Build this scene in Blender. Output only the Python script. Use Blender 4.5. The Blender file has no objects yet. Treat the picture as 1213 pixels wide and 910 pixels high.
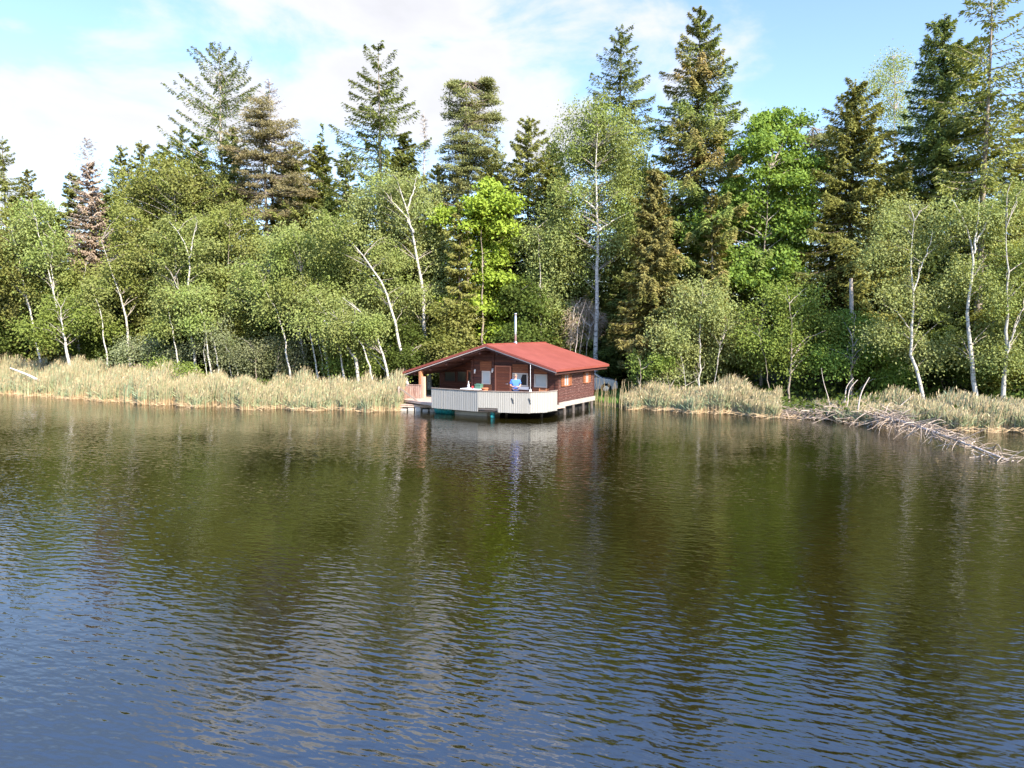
import bpy, bmesh, math, random
import numpy as np
from mathutils import Vector, Matrix

R = math.radians
rng = np.random.default_rng(7)
random.seed(7)
S = bpy.context.scene
C = S.collection

# ------------------------------------------------------------------ camera, world, sun, exposure
CAM_H, PITCH, F, CX, CY = 4.75, R(4.41), 843.0, 606.5, 455.0
cam = bpy.data.cameras.new('camera'); cam_o = bpy.data.objects.new('camera', cam); C.objects.link(cam_o)
cam.sensor_width = 36.0; cam.lens = 36.0 * F / 1213.0
cam.clip_start = 0.1; cam.clip_end = 6000
cam_o.location = (0, 0, CAM_H); cam_o.rotation_euler = (R(90) - PITCH, 0, 0)
S.camera = cam_o

SUN_EL, SUN_AZ = R(38), R(36)          # azimuth measured from behind the camera towards its right
sx, sy, sz = math.sin(SUN_AZ) * math.cos(SUN_EL), -math.cos(SUN_AZ) * math.cos(SUN_EL), math.sin(SUN_EL)
sun = bpy.data.lights.new('sun', 'SUN'); sun.energy = 5.0; sun.angle = R(0.5); sun.color = (1.0, 0.90, 0.74)
sun_o = bpy.data.objects.new('sun', sun); C.objects.link(sun_o)
sun_o.rotation_euler = Vector((sx, sy, sz)).to_track_quat('Z', 'Y').to_euler()

W = bpy.data.worlds.new('World'); S.world = W; W.use_nodes = True
nt = W.node_tree; N = nt.nodes; L = nt.links
bg = N['Background']; bg.inputs['Strength'].default_value = 0.15
sky = N.new('ShaderNodeTexSky'); sky.sky_type = 'NISHITA'; sky.sun_disc = False
sky.sun_elevation = SUN_EL; sky.sun_rotation = math.atan2(sx, sy)
sky.air_density = 1.0; sky.dust_density = 0.6; sky.ozone_density = 3.0
tc = N.new('ShaderNodeTexCoord')

def math_node(op, a, b=None, tree=nt, clamp=False):
    n = tree.nodes.new('ShaderNodeMath'); n.operation = op; n.use_clamp = clamp
    for i, v in enumerate((a, b)):
        if v is None: continue
        if isinstance(v, (int, float)): n.inputs[i].default_value = v
        else: tree.links.new(v, n.inputs[i])
    return n.outputs[0]

def sky_dir(px, py):
    x = (px - CX) / F; y = -(py - CY) / F
    v = Vector((x, math.cos(PITCH) + y * math.sin(PITCH), -math.sin(PITCH) + y * math.cos(PITCH)))
    return v.normalized()

# clouds: banks placed in the sky by direction, broken up by noise
blobs = [((40, 205), 9, .9), ((150, 215), 8, .8), ((250, 20), 11, .78), ((360, 75), 13, .92), ((480, 70), 12, .92), ((590, 55), 10, .62), ((640, 95), 8, .62), ((722, 18), 8, .72), ((820, 35), 8, .42),
         ((560, 150), 8, .5), ((250, -120), 12, .15), ((640, -560), 13, .42), ((1000, -420), 12, .25), ((760, -900), 16, .35),
         ((-200, 150), 14, .6), ((-700, 200), 30, .5), ((1900, 150), 25, .4)]
acc = None
for (px, py), rad, wgt in blobs:
    d = sky_dir(px, py)
    vm = N.new('ShaderNodeVectorMath'); vm.operation = 'DOT_PRODUCT'; L.new(tc.outputs['Generated'], vm.inputs[0]); vm.inputs[1].default_value = d
    mr = N.new('ShaderNodeMapRange'); mr.interpolation_type = 'SMOOTHSTEP'
    mr.inputs['From Min'].default_value = math.cos(R(rad)); mr.inputs['From Max'].default_value = math.cos(R(rad * .25))
    mr.inputs['To Min'].default_value = 0; mr.inputs['To Max'].default_value = wgt
    L.new(vm.outputs['Value'], mr.inputs['Value'])
    acc = mr.outputs[0] if acc is None else math_node('MAXIMUM', acc, mr.outputs[0])
mp = N.new('ShaderNodeMapping'); mp.inputs['Scale'].default_value = (1.0, 1.0, 2.1); L.new(tc.outputs['Generated'], mp.inputs['Vector'])
n1 = N.new('ShaderNodeTexNoise'); n1.inputs['Scale'].default_value = 4.6; n1.inputs['Detail'].default_value = 7; n1.inputs['Roughness'].default_value = .56
n1.inputs['Distortion'].default_value = .25
L.new(mp.outputs[0], n1.inputs['Vector'])
dens = math_node('ADD', math_node('MULTIPLY', acc, .84), math_node('MULTIPLY', math_node('SUBTRACT', n1.outputs['Fac'], .5), 2.7))
cm = N.new('ShaderNodeMapRange'); cm.interpolation_type = 'SMOOTHSTEP'
cm.inputs['From Min'].default_value = .30; cm.inputs['From Max'].default_value = .85; cm.inputs['To Max'].default_value = .97
L.new(dens, cm.inputs['Value'])
# a thin veil low over the wood whitens the sky towards the left
mixc = N.new('ShaderNodeMix'); mixc.data_type = 'RGBA'
L.new(cm.outputs[0], mixc.inputs[0])
hs = N.new('ShaderNodeHueSaturation'); hs.inputs['Saturation'].default_value = 1.0; hs.inputs['Value'].default_value = 1.0; hs.inputs['Hue'].default_value = .504
L.new(sky.outputs[0], hs.inputs['Color']); L.new(hs.outputs[0], mixc.inputs[6])
cn = N.new('ShaderNodeMapRange'); cn.inputs['From Min'].default_value = .1; cn.inputs['From Max'].default_value = 1.3; cn.inputs['To Min'].default_value = 3.2; cn.inputs['To Max'].default_value = 2.5
L.new(dens, cn.inputs['Value'])
cb_ = N.new('ShaderNodeCombineColor'); L.new(math_node('MULTIPLY', cn.outputs[0], .985), cb_.inputs[0]); L.new(math_node('MULTIPLY', cn.outputs[0], .985), cb_.inputs[1]); L.new(math_node('MULTIPLY', cn.outputs[0], 1.03), cb_.inputs[2])
L.new(cb_.outputs[0], mixc.inputs[7])
# unseen sky above the picture is boosted and tinted to brighten water reflections and fill
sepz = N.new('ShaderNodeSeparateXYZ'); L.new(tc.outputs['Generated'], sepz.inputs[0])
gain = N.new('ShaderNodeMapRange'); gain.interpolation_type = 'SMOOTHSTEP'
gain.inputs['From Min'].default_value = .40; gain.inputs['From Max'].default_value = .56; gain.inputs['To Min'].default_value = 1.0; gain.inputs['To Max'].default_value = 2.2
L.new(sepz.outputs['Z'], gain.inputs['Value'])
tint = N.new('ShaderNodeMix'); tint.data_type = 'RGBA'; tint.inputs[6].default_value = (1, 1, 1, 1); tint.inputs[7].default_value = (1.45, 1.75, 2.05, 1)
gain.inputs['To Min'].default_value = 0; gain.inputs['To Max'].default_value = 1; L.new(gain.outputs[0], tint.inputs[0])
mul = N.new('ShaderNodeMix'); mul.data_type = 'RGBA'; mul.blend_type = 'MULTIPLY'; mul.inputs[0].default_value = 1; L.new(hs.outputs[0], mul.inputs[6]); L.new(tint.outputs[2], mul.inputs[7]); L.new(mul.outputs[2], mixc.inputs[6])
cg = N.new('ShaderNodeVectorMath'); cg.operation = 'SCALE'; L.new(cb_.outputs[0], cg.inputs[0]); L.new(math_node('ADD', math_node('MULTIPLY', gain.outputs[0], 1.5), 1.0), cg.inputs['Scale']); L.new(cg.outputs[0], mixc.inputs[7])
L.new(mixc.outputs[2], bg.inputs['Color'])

vs = S.view_settings
vs.view_transform = 'Standard'; vs.look = 'None'; vs.exposure = 1.3; vs.gamma = 1.0; vs.use_curve_mapping = False
S.cycles.max_bounces = 6; S.cycles.diffuse_bounces = 3; S.cycles.glossy_bounces = 3; S.cycles.transmission_bounces = 4
S.cycles.transparent_max_bounces = 4; S.cycles.caustics_reflective = False; S.cycles.caustics_refractive = False
S.cycles.use_denoising = True

# ------------------------------------------------------------------ placing helpers
def ray(px, py):
    x = (px - CX) / F; y = -(py - CY) / F
    return np.array([x, math.cos(PITCH) + y * math.sin(PITCH), -math.sin(PITCH) + y * math.cos(PITCH)])
def P(px, py, depth):
    r = ray(px, py); return np.array([0, 0, CAM_H]) + r * (depth / r[1])
def Pz(px, py, z=0.0):
    r = ray(px, py); return np.array([0, 0, CAM_H]) + r * ((z - CAM_H) / r[2])

shore_px = [(0, 466), (100, 473), (200, 480), (300, 484), (400, 486), (470, 487), (540, 480), (690, 477), (740, 484), (850, 490),
            (930, 495), (1000, 500), (1100, 507), (1213, 512)]
sh = np.array([Pz(*p)[:2] for p in shore_px])
shx = np.concatenate([[-400, -120, -60], sh[:, 0], [30, 60, 400]]); shy = np.concatenate([[100, 75, 60], sh[:, 1], [31.0, 28, 10]])
def shore(x): return np.interp(x, shx, shy)
def ground(x, y):
    d = np.asarray(y, float) - shore(x)
    return np.interp(d, [-40, -6, -1.0, 0.3, 3, 12, 40, 120, 900], [-3, -1.6, -.45, .06, .35, .75, 2.2, 5, 9])

# ------------------------------------------------------------------ mesh helpers
def mk(name, verts, faces, mats, parent=None, smooth=False, mat_idx=None):
    """faces: list of (M,k) int arrays; mat_idx: list of ints or arrays, one per face array"""
    me = bpy.data.meshes.new(name)
    verts = np.ascontiguousarray(verts, dtype=np.float32)
    faces = [np.asarray(f, dtype=np.int32) for f in faces if len(f)]
    me.vertices.add(len(verts)); me.vertices.foreach_set('co', verts.ravel())
    ln = sum(f.size for f in faces); npoly = sum(len(f) for f in faces)
    me.loops.add(ln); me.polygons.add(npoly)
    me.loops.foreach_set('vertex_index', np.concatenate([f.ravel() for f in faces]))
    tot = np.concatenate([np.full(len(f), f.shape[1], np.int32) for f in faces])
    st = np.concatenate([[0], np.cumsum(tot)[:-1]]).astype(np.int32)
    me.polygons.foreach_set('loop_start', st)
    if mat_idx is not None:
        mi = np.concatenate([np.broadcast_to(np.asarray(m, np.int32), (len(f),)) for m, f in zip(mat_idx, faces)])
        me.polygons.foreach_set('material_index', np.ascontiguousarray(mi))
    me.polygons.foreach_set('use_smooth', np.full(npoly, smooth, dtype=bool))
    me.update(calc_edges=True)
    for m in (mats if isinstance(mats, (list, tuple)) else [mats]): me.materials.append(m)
    o = bpy.data.objects.new(name, me); C.objects.link(o)
    if parent is not None: o.parent = parent
    return o

class Geo:
    def __init__(s): s.v = []; s.f = []; s.m = []; s.n = 0
    def add(s, v, f, m=0):
        if len(v) == 0: return
        s.v.append(np.asarray(v, np.float32)); s.f.append(np.asarray(f, np.int32) + s.n); s.m.append(m); s.n += len(v)
    def obj(s, name, mats, parent=None, smooth=False):
        return mk(name, np.concatenate(s.v), s.f, mats, parent, smooth, s.m)

def tubes(Pn, Rn, sides=5):
    """Pn (N,K,3), Rn (N,K) -> verts, quads"""
    Pn = np.asarray(Pn, float); Rn = np.asarray(Rn, float)
    n, k, _ = Pn.shape
    T = np.gradient(Pn, axis=1); T /= np.linalg.norm(T, axis=2, keepdims=True) + 1e-9
    tot = Pn[:, -1] - Pn[:, 0]; tot = tot / (np.linalg.norm(tot, axis=1, keepdims=True) + 1e-9)
    ref = np.where(np.abs(tot[:, 2:3]) > .75, np.array([[1., 0.13, 0]]), np.array([[0, 0.1, 1.]]))[:, None, :]
    A = np.cross(T, np.broadcast_to(ref, T.shape)); A /= np.linalg.norm(A, axis=2, keepdims=True) + 1e-9
    B = np.cross(T, A)
    th = np.linspace(0, 2 * np.pi, sides, endpoint=False)
    V = Pn[:, :, None, :] + Rn[:, :, None, None] * (np.cos(th)[None, None, :, None] * A[:, :, None, :] + np.sin(th)[None, None, :, None] * B[:, :, None, :])
    idx = np.arange(n * k * sides).reshape(n, k, sides); j = np.roll(np.arange(sides), -1)
    a = idx[:, :-1, :]; b = idx[:, :-1][:, :, j]; c = idx[:, 1:][:, :, j]; d = idx[:, 1:, :]
    return V.reshape(-1, 3), np.stack([a, b, c, d], -1).reshape(-1, 4)

def unit(v): return v / (np.linalg.norm(v, axis=-1, keepdims=True) + 1e-9)

def leaves(c, dirs, length, width, normals=None):
    """one pointed leaf (rhombus) per centre"""
    n = len(c); dirs = unit(dirs)
    if normals is None: normals = rng.normal(size=(n, 3))
    s = unit(np.cross(dirs, normals))
    l = (np.asarray(length) * .5).reshape(-1, 1) * np.ones((n, 1)); w = (np.asarray(width) * .5).reshape(-1, 1) * np.ones((n, 1))
    V = np.stack([c - dirs * l, c + s * w - dirs * l * .1, c + dirs * l, c - s * w - dirs * l * .1], 1).reshape(-1, 3)
    return V, np.arange(n * 4).reshape(n, 4)

def ribbons(Pn, Wn, side):
    n, k, _ = Pn.shape
    s = unit(side)[:, None, :] * Wn[:, :, None] * .5
    V = np.stack([Pn - s, Pn + s], 2).reshape(-1, 3)
    idx = np.arange(n * k * 2).reshape(n, k, 2)
    return V, np.stack([idx[:, :-1, 0], idx[:, :-1, 1], idx[:, 1:, 1], idx[:, 1:, 0]], -1).reshape(-1, 4)

# ------------------------------------------------------------------ scene-object helpers
def tag(o, label=None, cat=None, group=None, kind=None):
    if label: o['label'] = label
    if cat: o['category'] = cat
    if group: o['group'] = group
    if kind: o['kind'] = kind
    return o
def thing(name, label, cat, loc=(0, 0, 0), rotz=0, group=None):
    o = bpy.data.objects.new(name, None); C.objects.link(o); o.empty_display_size = .3
    o.location = [float(v) for v in loc]; o.rotation_euler = (0, 0, rotz)
    return tag(o, label, cat, group)
def copy_tree(o, parent=None):
    c = o.copy(); C.objects.link(c)
    if parent is not None: c.parent = parent
    for ch in list(o.children): copy_tree(ch, c)
    return c

# ------------------------------------------------------------------ materials
def newmat(name):
    m = bpy.data.materials.new(name); m.use_nodes = True
    return m, m.node_tree, m.node_tree.nodes['Principled BSDF']
def rgba(c): return (c[0], c[1], c[2], 1)
def mix(t, fac, a, b, blend='MIX'):
    n = t.nodes.new('ShaderNodeMix'); n.data_type = 'RGBA'; n.blend_type = blend
    for s, v in ((0, fac), (6, a), (7, b)):
        if isinstance(v, (int, float)): n.inputs[s].default_value = v
        elif isinstance(v, tuple): n.inputs[s].default_value = rgba(v)
        else: t.links.new(v, n.inputs[s])
    return n.outputs[2]
def noise(t, scale, detail=3, rough=.55, sc=(1, 1, 1), coord='Object', rot=(0, 0, 0)):
    co = t.nodes.new('ShaderNodeTexCoord'); mpn = t.nodes.new('ShaderNodeMapping')
    mpn.inputs['Scale'].default_value = sc; src = co.outputs[coord]
    if any(rot):
        m0 = t.nodes.new('ShaderNodeMapping'); m0.inputs['Rotation'].default_value = rot; t.links.new(src, m0.inputs['Vector']); src = m0.outputs[0]
    t.links.new(src, mpn.inputs['Vector'])
    n = t.nodes.new('ShaderNodeTexNoise'); n.inputs['Scale'].default_value = scale; n.inputs['Detail'].default_value = detail; n.inputs['Roughness'].default_value = rough
    t.links.new(mpn.outputs[0], n.inputs['Vector']); return n.outputs['Fac']
def ramp(t, v, a, b):
    n = t.nodes.new('ShaderNodeMapRange'); n.inputs['From Min'].default_value = a; n.inputs['From Max'].default_value = b
    t.links.new(v, n.inputs['Value']); return n.outputs[0]
def bump(t, bsdf, h, strength=.4, dist=.02):
    b = t.nodes.new('ShaderNodeBump'); b.inputs['Strength'].default_value = strength; b.inputs['Distance'].default_value = dist
    t.links.new(h, b.inputs['Height']); t.links.new(b.outputs[0], bsdf.inputs['Normal']); return b

def leafmat(name, c1, c2, c3=None, patch=.5, trans=.35, tcol=None, spread=.25, nscale=.45):
    """c1..c2 vary leaf by leaf, c3 comes in whole sprays; part of the light passes through"""
    m = bpy.data.materials.new(name); m.use_nodes = True; t = m.node_tree
    t.nodes.remove(t.nodes['Principled BSDF']); out = t.nodes['Material Output']
    g = t.nodes.new('ShaderNodeNewGeometry'); oi = t.nodes.new('ShaderNodeObjectInfo')
    col = mix(t, g.outputs['Random Per Island'], c1, c2)
    if c3 is not None:
        col = mix(t, ramp(t, noise(t, nscale, 2), patch - .07, patch + .1), col, c3)
    hsv = t.nodes.new('ShaderNodeHueSaturation')
    t.links.new(math_node('ADD', math_node('MULTIPLY', oi.outputs['Random'], spread, t), 1 - spread / 2, t), hsv.inputs['Value'])
    t.links.new(math_node('ADD', math_node('MULTIPLY', oi.outputs['Random'], .022, t), .489, t), hsv.inputs['Hue'])
    t.links.new(col, hsv.inputs['Color']); col = hsv.outputs[0]
    d = t.nodes.new('ShaderNodeBsdfDiffuse'); t.links.new(col, d.inputs['Color'])
    tr = t.nodes.new('ShaderNodeBsdfTranslucent')
    t.links.new(mix(t, 1.0, col, tcol or (1.25, 1.15, .55), 'MULTIPLY'), tr.inputs['Color'])
    ms = t.nodes.new('ShaderNodeMixShader'); ms.inputs[0].default_value = trans
    t.links.new(d.outputs[0], ms.inputs[1]); t.links.new(tr.outputs[0], ms.inputs[2]); t.links.new(ms.outputs[0], out.inputs['Surface'])
    return m

LM = {
    'birch':   leafmat('birch_leaf', (0.195, 0.227, 0.068), (0.303, 0.328, 0.121), (0.229, 0.278, 0.078), .52),
    'birch_pale': leafmat('birch_leaf_pale', (0.239, 0.267, 0.095), (0.350, 0.375, 0.155), (0.276, 0.321, 0.113), .5),
    'birch_olive': leafmat('birch_leaf_olive', (0.177, 0.187, 0.055), (0.273, 0.278, 0.091), (0.214, 0.237, 0.062), .5),
    'alder':   leafmat('alder_leaf', (0.156, 0.200, 0.041), (0.248, 0.307, 0.079), (0.192, 0.249, 0.056), .5),
    'bright':  leafmat('bright_leaf', (0.227, 0.297, 0.039), (0.335, 0.413, 0.073), (0.270, 0.347, 0.049), .5),
    'green':   leafmat('green_leaf', (0.151, 0.221, 0.045), (0.242, 0.334, 0.075), (0.182, 0.257, 0.050), .5),
    'dark':    leafmat('dark_leaf', (0.072, 0.102, 0.024), (0.132, 0.168, 0.042), (0.096, 0.132, 0.030), .5),
    'willow':  leafmat('willow_leaf', (0.182, 0.202, 0.104), (0.286, 0.305, 0.163), (0.130, 0.169, 0.058), .55),
    'spruce':  leafmat('spruce_needle', (0.123, 0.152, 0.043), (0.217, 0.246, 0.072), (0.174, 0.203, 0.051), .55, .22),
    'spruce_olive': leafmat('spruce_needle_olive', (0.189, 0.203, 0.057), (0.304, 0.304, 0.095), (0.243, 0.250, 0.068), .5, .22),
    'spruce_gold': leafmat('spruce_needle_gold', (0.19, 0.175, 0.055), (0.30, 0.265, 0.092), (0.172, 0.190, 0.052), .55, .15),
    'spruce_brown': leafmat('spruce_needle_browning', (0.154, 0.193, 0.050), (0.252, 0.297, 0.081), (0.308, 0.230, 0.091), .53, .22, None, .1, .22),
    'pine':    leafmat('pine_needle', (0.172, 0.190, 0.069), (0.276, 0.287, 0.115), (0.230, 0.218, 0.092), .53, .22),
    'pine_brown': leafmat('pine_needle_brown', (0.210, 0.192, 0.090), (0.312, 0.282, 0.138), (0.252, 0.216, 0.108), .5, .22),
    'dead':    leafmat('dead_twig', (.31, .24, .165), (.44, .34, .25), (.36, .28, .2), .5, .05),
    'deadgrey': leafmat('dead_twig_grey', (.23, .20, .18), (.36, .32, .29), (.28, .25, .22), .5, .05),
}
def birchbark(name, base, dark, scale=6):
    m, t, b = newmat(name)
    n = noise(t, scale, 3, .6, (.6, .6, 1.6)); big = noise(t, .5, 2)
    col = mix(t, ramp(t, n, .56, .66), base, dark)
    col = mix(t, ramp(t, big, .55, .75), col, tuple(x * .55 + y * .2 for x, y in zip(base, dark)))
    t.links.new(col, b.inputs['Base Color']); b.inputs['Roughness'].default_value = .8
    bump(t, b, n, .5, .02)
    return m
BK = {'limb': birchbark('limb_bark', (.30, .26, .215), (.12, .095, .075)),
      'birch': birchbark('birch_bark', (.50, .465, .41), (.10, .085, .07)),
      'birchgrey': birchbark('birch_bark_grey', (.40, .37, .32), (.09, .075, .06)),
      'brown': birchbark('brown_bark', (.15, .105, .075), (.06, .045, .035)),
      'greybrown': birchbark('greybrown_bark', (.26, .21, .165), (.10, .08, .065)),
      'bleached': birchbark('bleached_wood', (.50, .42, .36), (.26, .20, .165)),
      'dark': birchbark('dark_bark', (.06, .048, .038), (.03, .024, .02))}

# ------------------------------------------------------------------ ground, water
def sheet(name, xs, ys, zf, m):
    X, Y = np.meshgrid(xs, ys); Z = zf(X, Y) if zf else np.zeros_like(X)
    V = np.stack([X, Y, Z], -1).reshape(-1, 3); nx, ny = len(xs), len(ys)
    i = np.arange(nx * ny).reshape(ny, nx)
    Q = np.stack([i[:-1, :-1], i[:-1, 1:], i[1:, 1:], i[1:, :-1]], -1).reshape(-1, 4)
    return mk(name, V, [Q], m, None, True)

gm, t, b = newmat('forest_floor')
n1_ = noise(t, .35, 4); n2_ = noise(t, 4, 4)
col = mix(t, n2_, (.05, .042, .022), (.10, .082, .045)); col = mix(t, ramp(t, n1_, .42, .6), col, (.055, .075, .022))
t.links.new(col, b.inputs['Base Color']); b.inputs['Roughness'].default_value = 1; bump(t, b, n2_, .8, .1)
xs = np.unique(np.concatenate([np.linspace(-3000, -130, 10), np.arange(-130, 131, 2.0), np.linspace(130, 3000, 10)]))
ys = np.unique(np.concatenate([np.linspace(-2000, 10, 8), np.arange(10, 130, 1.0), np.linspace(130, 3500, 12)]))
def gz(X, Y):
    z = ground(X, Y)
    return z + np.where(z > .2, .12 * np.sin(X * .7 + 1.3 * np.sin(Y * .5)) * np.sin(Y * .9 + X * .2), 0)
g_o = sheet('ground', xs, ys, gz, gm); tag(g_o, 'dark forest floor rising from the lake shore', None, None, 'structure')

wm, t, b = newmat('lake_water')
b.inputs['Base Color'].default_value = (.0105, .0085, .0012, 1); b.inputs['Roughness'].default_value = .015
b.inputs['IOR'].default_value = 1.85
# ripples in metres: short crests running slightly down to the right, a longer swell and calmer and rougher patches
rip1 = noise(t, 1.0, 1.5, .45, (4.3, 11.5, 1), 'Object', (0, 0, R(30)))
rip2 = noise(t, 1.0, 1, .5, (2.5, 6.6, 1), 'Object', (0, 0, R(15)))
rip3 = noise(t, 1.0, 1.5, .5, (7, 13, 1), 'Object', (0, 0, R(-14)))
pat = ramp(t, noise(t, .085, 2, .5, (1, 1.6, 1)), .36, .66)
hgt = math_node('ADD', math_node('MULTIPLY', rip1, .0070, t), math_node('MULTIPLY', rip2, .0165, t), t)
hgt = math_node('ADD', hgt, math_node('MULTIPLY', rip3, .002, t), t)
hgt = math_node('MULTIPLY', hgt, math_node('ADD', math_node('MULTIPLY', pat, .95, t), .40, t), t)
bp = bump(t, b, hgt, 1.0, 1.0)
w_o = sheet('water', np.linspace(-3000, 3000, 13), np.linspace(-2500, 200, 13), None, wm)
tag(w_o, 'rippled dark lake water reflecting the wood and sky', None, None, 'structure')

# ------------------------------------------------------------------ tree builders
def smooth_poly(pts, k=12):
    pts = np.asarray(pts, float); n = len(pts)
    if n == 2: return pts[0] + (pts[1] - pts[0]) * np.linspace(0, 1, k)[:, None]
    d = np.concatenate([[0], np.cumsum(np.linalg.norm(np.diff(pts, axis=0), axis=1))]); u = np.linspace(0, d[-1], k)
    q = np.stack([np.interp(u, d, pts[:, i]) for i in range(3)], 1)
    for _ in range(2): q[1:-1] = q[1:-1] * .5 + (q[:-2] + q[2:]) * .25
    return q

def broadleaf(name, label, trunks, lobes, D, leaf='birch', bark='birch', cat='tree', group=None, size=.15, dens=1.0, r0=.13,
              flat=.6, droop=.3, clump=.44, limbs=.42, crown_name='crown', wr=.72):
    """trunks: pixel polylines at depth D, the first one from the ground; lobes: (px, py, rx, ry[, depth offset]) foliage masses"""
    b0 = P(trunks[0][0][0], trunks[0][0][1], D); gzv = float(ground(b0[0], b0[1])); base = np.array([b0[0], b0[1], gzv])
    root = thing(name, label, cat, base, 0, group)
    g = Geo(); m = D / F
    tp = []
    for i, tr in enumerate(trunks):
        pts = []
        off = rng.normal(0, .25) if i else 0
        for j, q in enumerate(tr):
            p = P(q[0], q[1], D + off) - base
            if i == 0 and j == 0: p[2] = -.15
            pts.append(p)
        if i and tr[0][1] > trunks[0][0][1] - 14: pts[0][2] = -.15
        q = smooth_poly(pts, 14); q[1:-1] += rng.normal(0, .035, (12, 3)) * [1, 1, .3]
        rr = .8 * (r0 if i == 0 else r0 * .42) * np.linspace(1, .07, 14) ** .9
        if i == 0: rr[0] *= 1.3
        g.add(*tubes(q[None], rr[None], 8)); tp.append(q)
    tall = np.concatenate(tp)
    cc, cr = [], []
    for lb in lobes:
        px, py, rx, ry = lb[:4]; dz = lb[4] if len(lb) > 4 else rng.normal(1.1, .6)
        c = P(px, py, D + dz) - base; R3 = np.array([rx * m, max(.5, .85 * (rx + ry) / 2 * m), ry * m])
        n = int(max(7, dens * 4.6 * R3[0] * R3[2] + 4))
        u = unit(rng.normal(size=(n, 3))); rad = rng.random((n, 1)) ** .42
        cc.append(c + u * rad * R3 * (1 + rng.normal(0, .13, (n, 1))))
    cc = np.concatenate(cc); cc = cc[cc[:, 2] > .25]
    # limbs from the trunk to part of the clumps
    k = rng.random(len(cc)) < limbs; ends = cc[k]
    if len(ends) and limbs > 0:
        hd = np.linalg.norm(ends[:, None, :2] - tall[None, :, :2], axis=2)
        cost = np.abs(ends[:, None, 2] - .45 * hd - tall[None, :, 2]) + .35 * hd
        st = tall[np.argmin(cost, 1)]
        s = np.linspace(0, 1, 6)[None, :, None]
        mid = (st + ends) / 2 + np.array([0, 0, .18]) * np.linalg.norm(ends - st, axis=1, keepdims=True) + rng.normal(0, .12, ends.shape)
        Q = (1 - s) ** 2 * st[:, None] + 2 * s * (1 - s) * mid[:, None] + s ** 2 * ends[:, None]
        Q[:, 1:-1] += rng.normal(0, .05, Q[:, 1:-1].shape)
        ln = np.linalg.norm(ends - st, axis=1)
        rr = np.clip(ln * .011, .01, .038)[:, None] * np.linspace(1, .3, 6)[None]
        g.add(*tubes(Q, rr, 4), 1)
    g.obj('trunk', [BK[bark], BK['limb']], root, True)
    bs = rng.uniform(.55, 1.55, len(cc)) * rng.choice([.7, 1.0, 1.15], len(cc)); per = np.maximum(16, 185 * bs ** 2 * min(1.6, 52 / D) ** 1.3).astype(int)
    ctr = np.repeat(cc, per, 0); n = len(ctr)
    off = rng.normal(size=(n, 3)) * np.array([clump, clump, clump * (1 - .65 * flat)]) * .88
    csz = np.repeat(bs[:, None], per, 0); off *= csz
    off[:, 2] -= np.abs(rng.normal(0, droop, n)) * (np.linalg.norm(off[:, :2], axis=1) > clump * .5)
    if flat: off[:, 2] -= flat * .30 * np.linalg.norm(off[:, :2], axis=1)
    pos = ctr + off
    keep = pos[:, 2] > .1; pos = pos[keep]; off = off[keep]; n = len(pos)
    dirs = rng.normal(size=(n, 3)) + [0, 0, -.7] + off * .8
    nor = rng.normal(size=(n, 3)) * .7 + np.array([.2, -.6, 1.0 + .9 * flat])
    sz = size * 1.1 * (D / 52) * rng.uniform(.6, 1.3, n)
    ge = Geo(); ge.add(*leaves(pos, dirs, sz, sz * wr, nor)); ge.obj(crown_name, LM[leaf], root)
    return root

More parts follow.
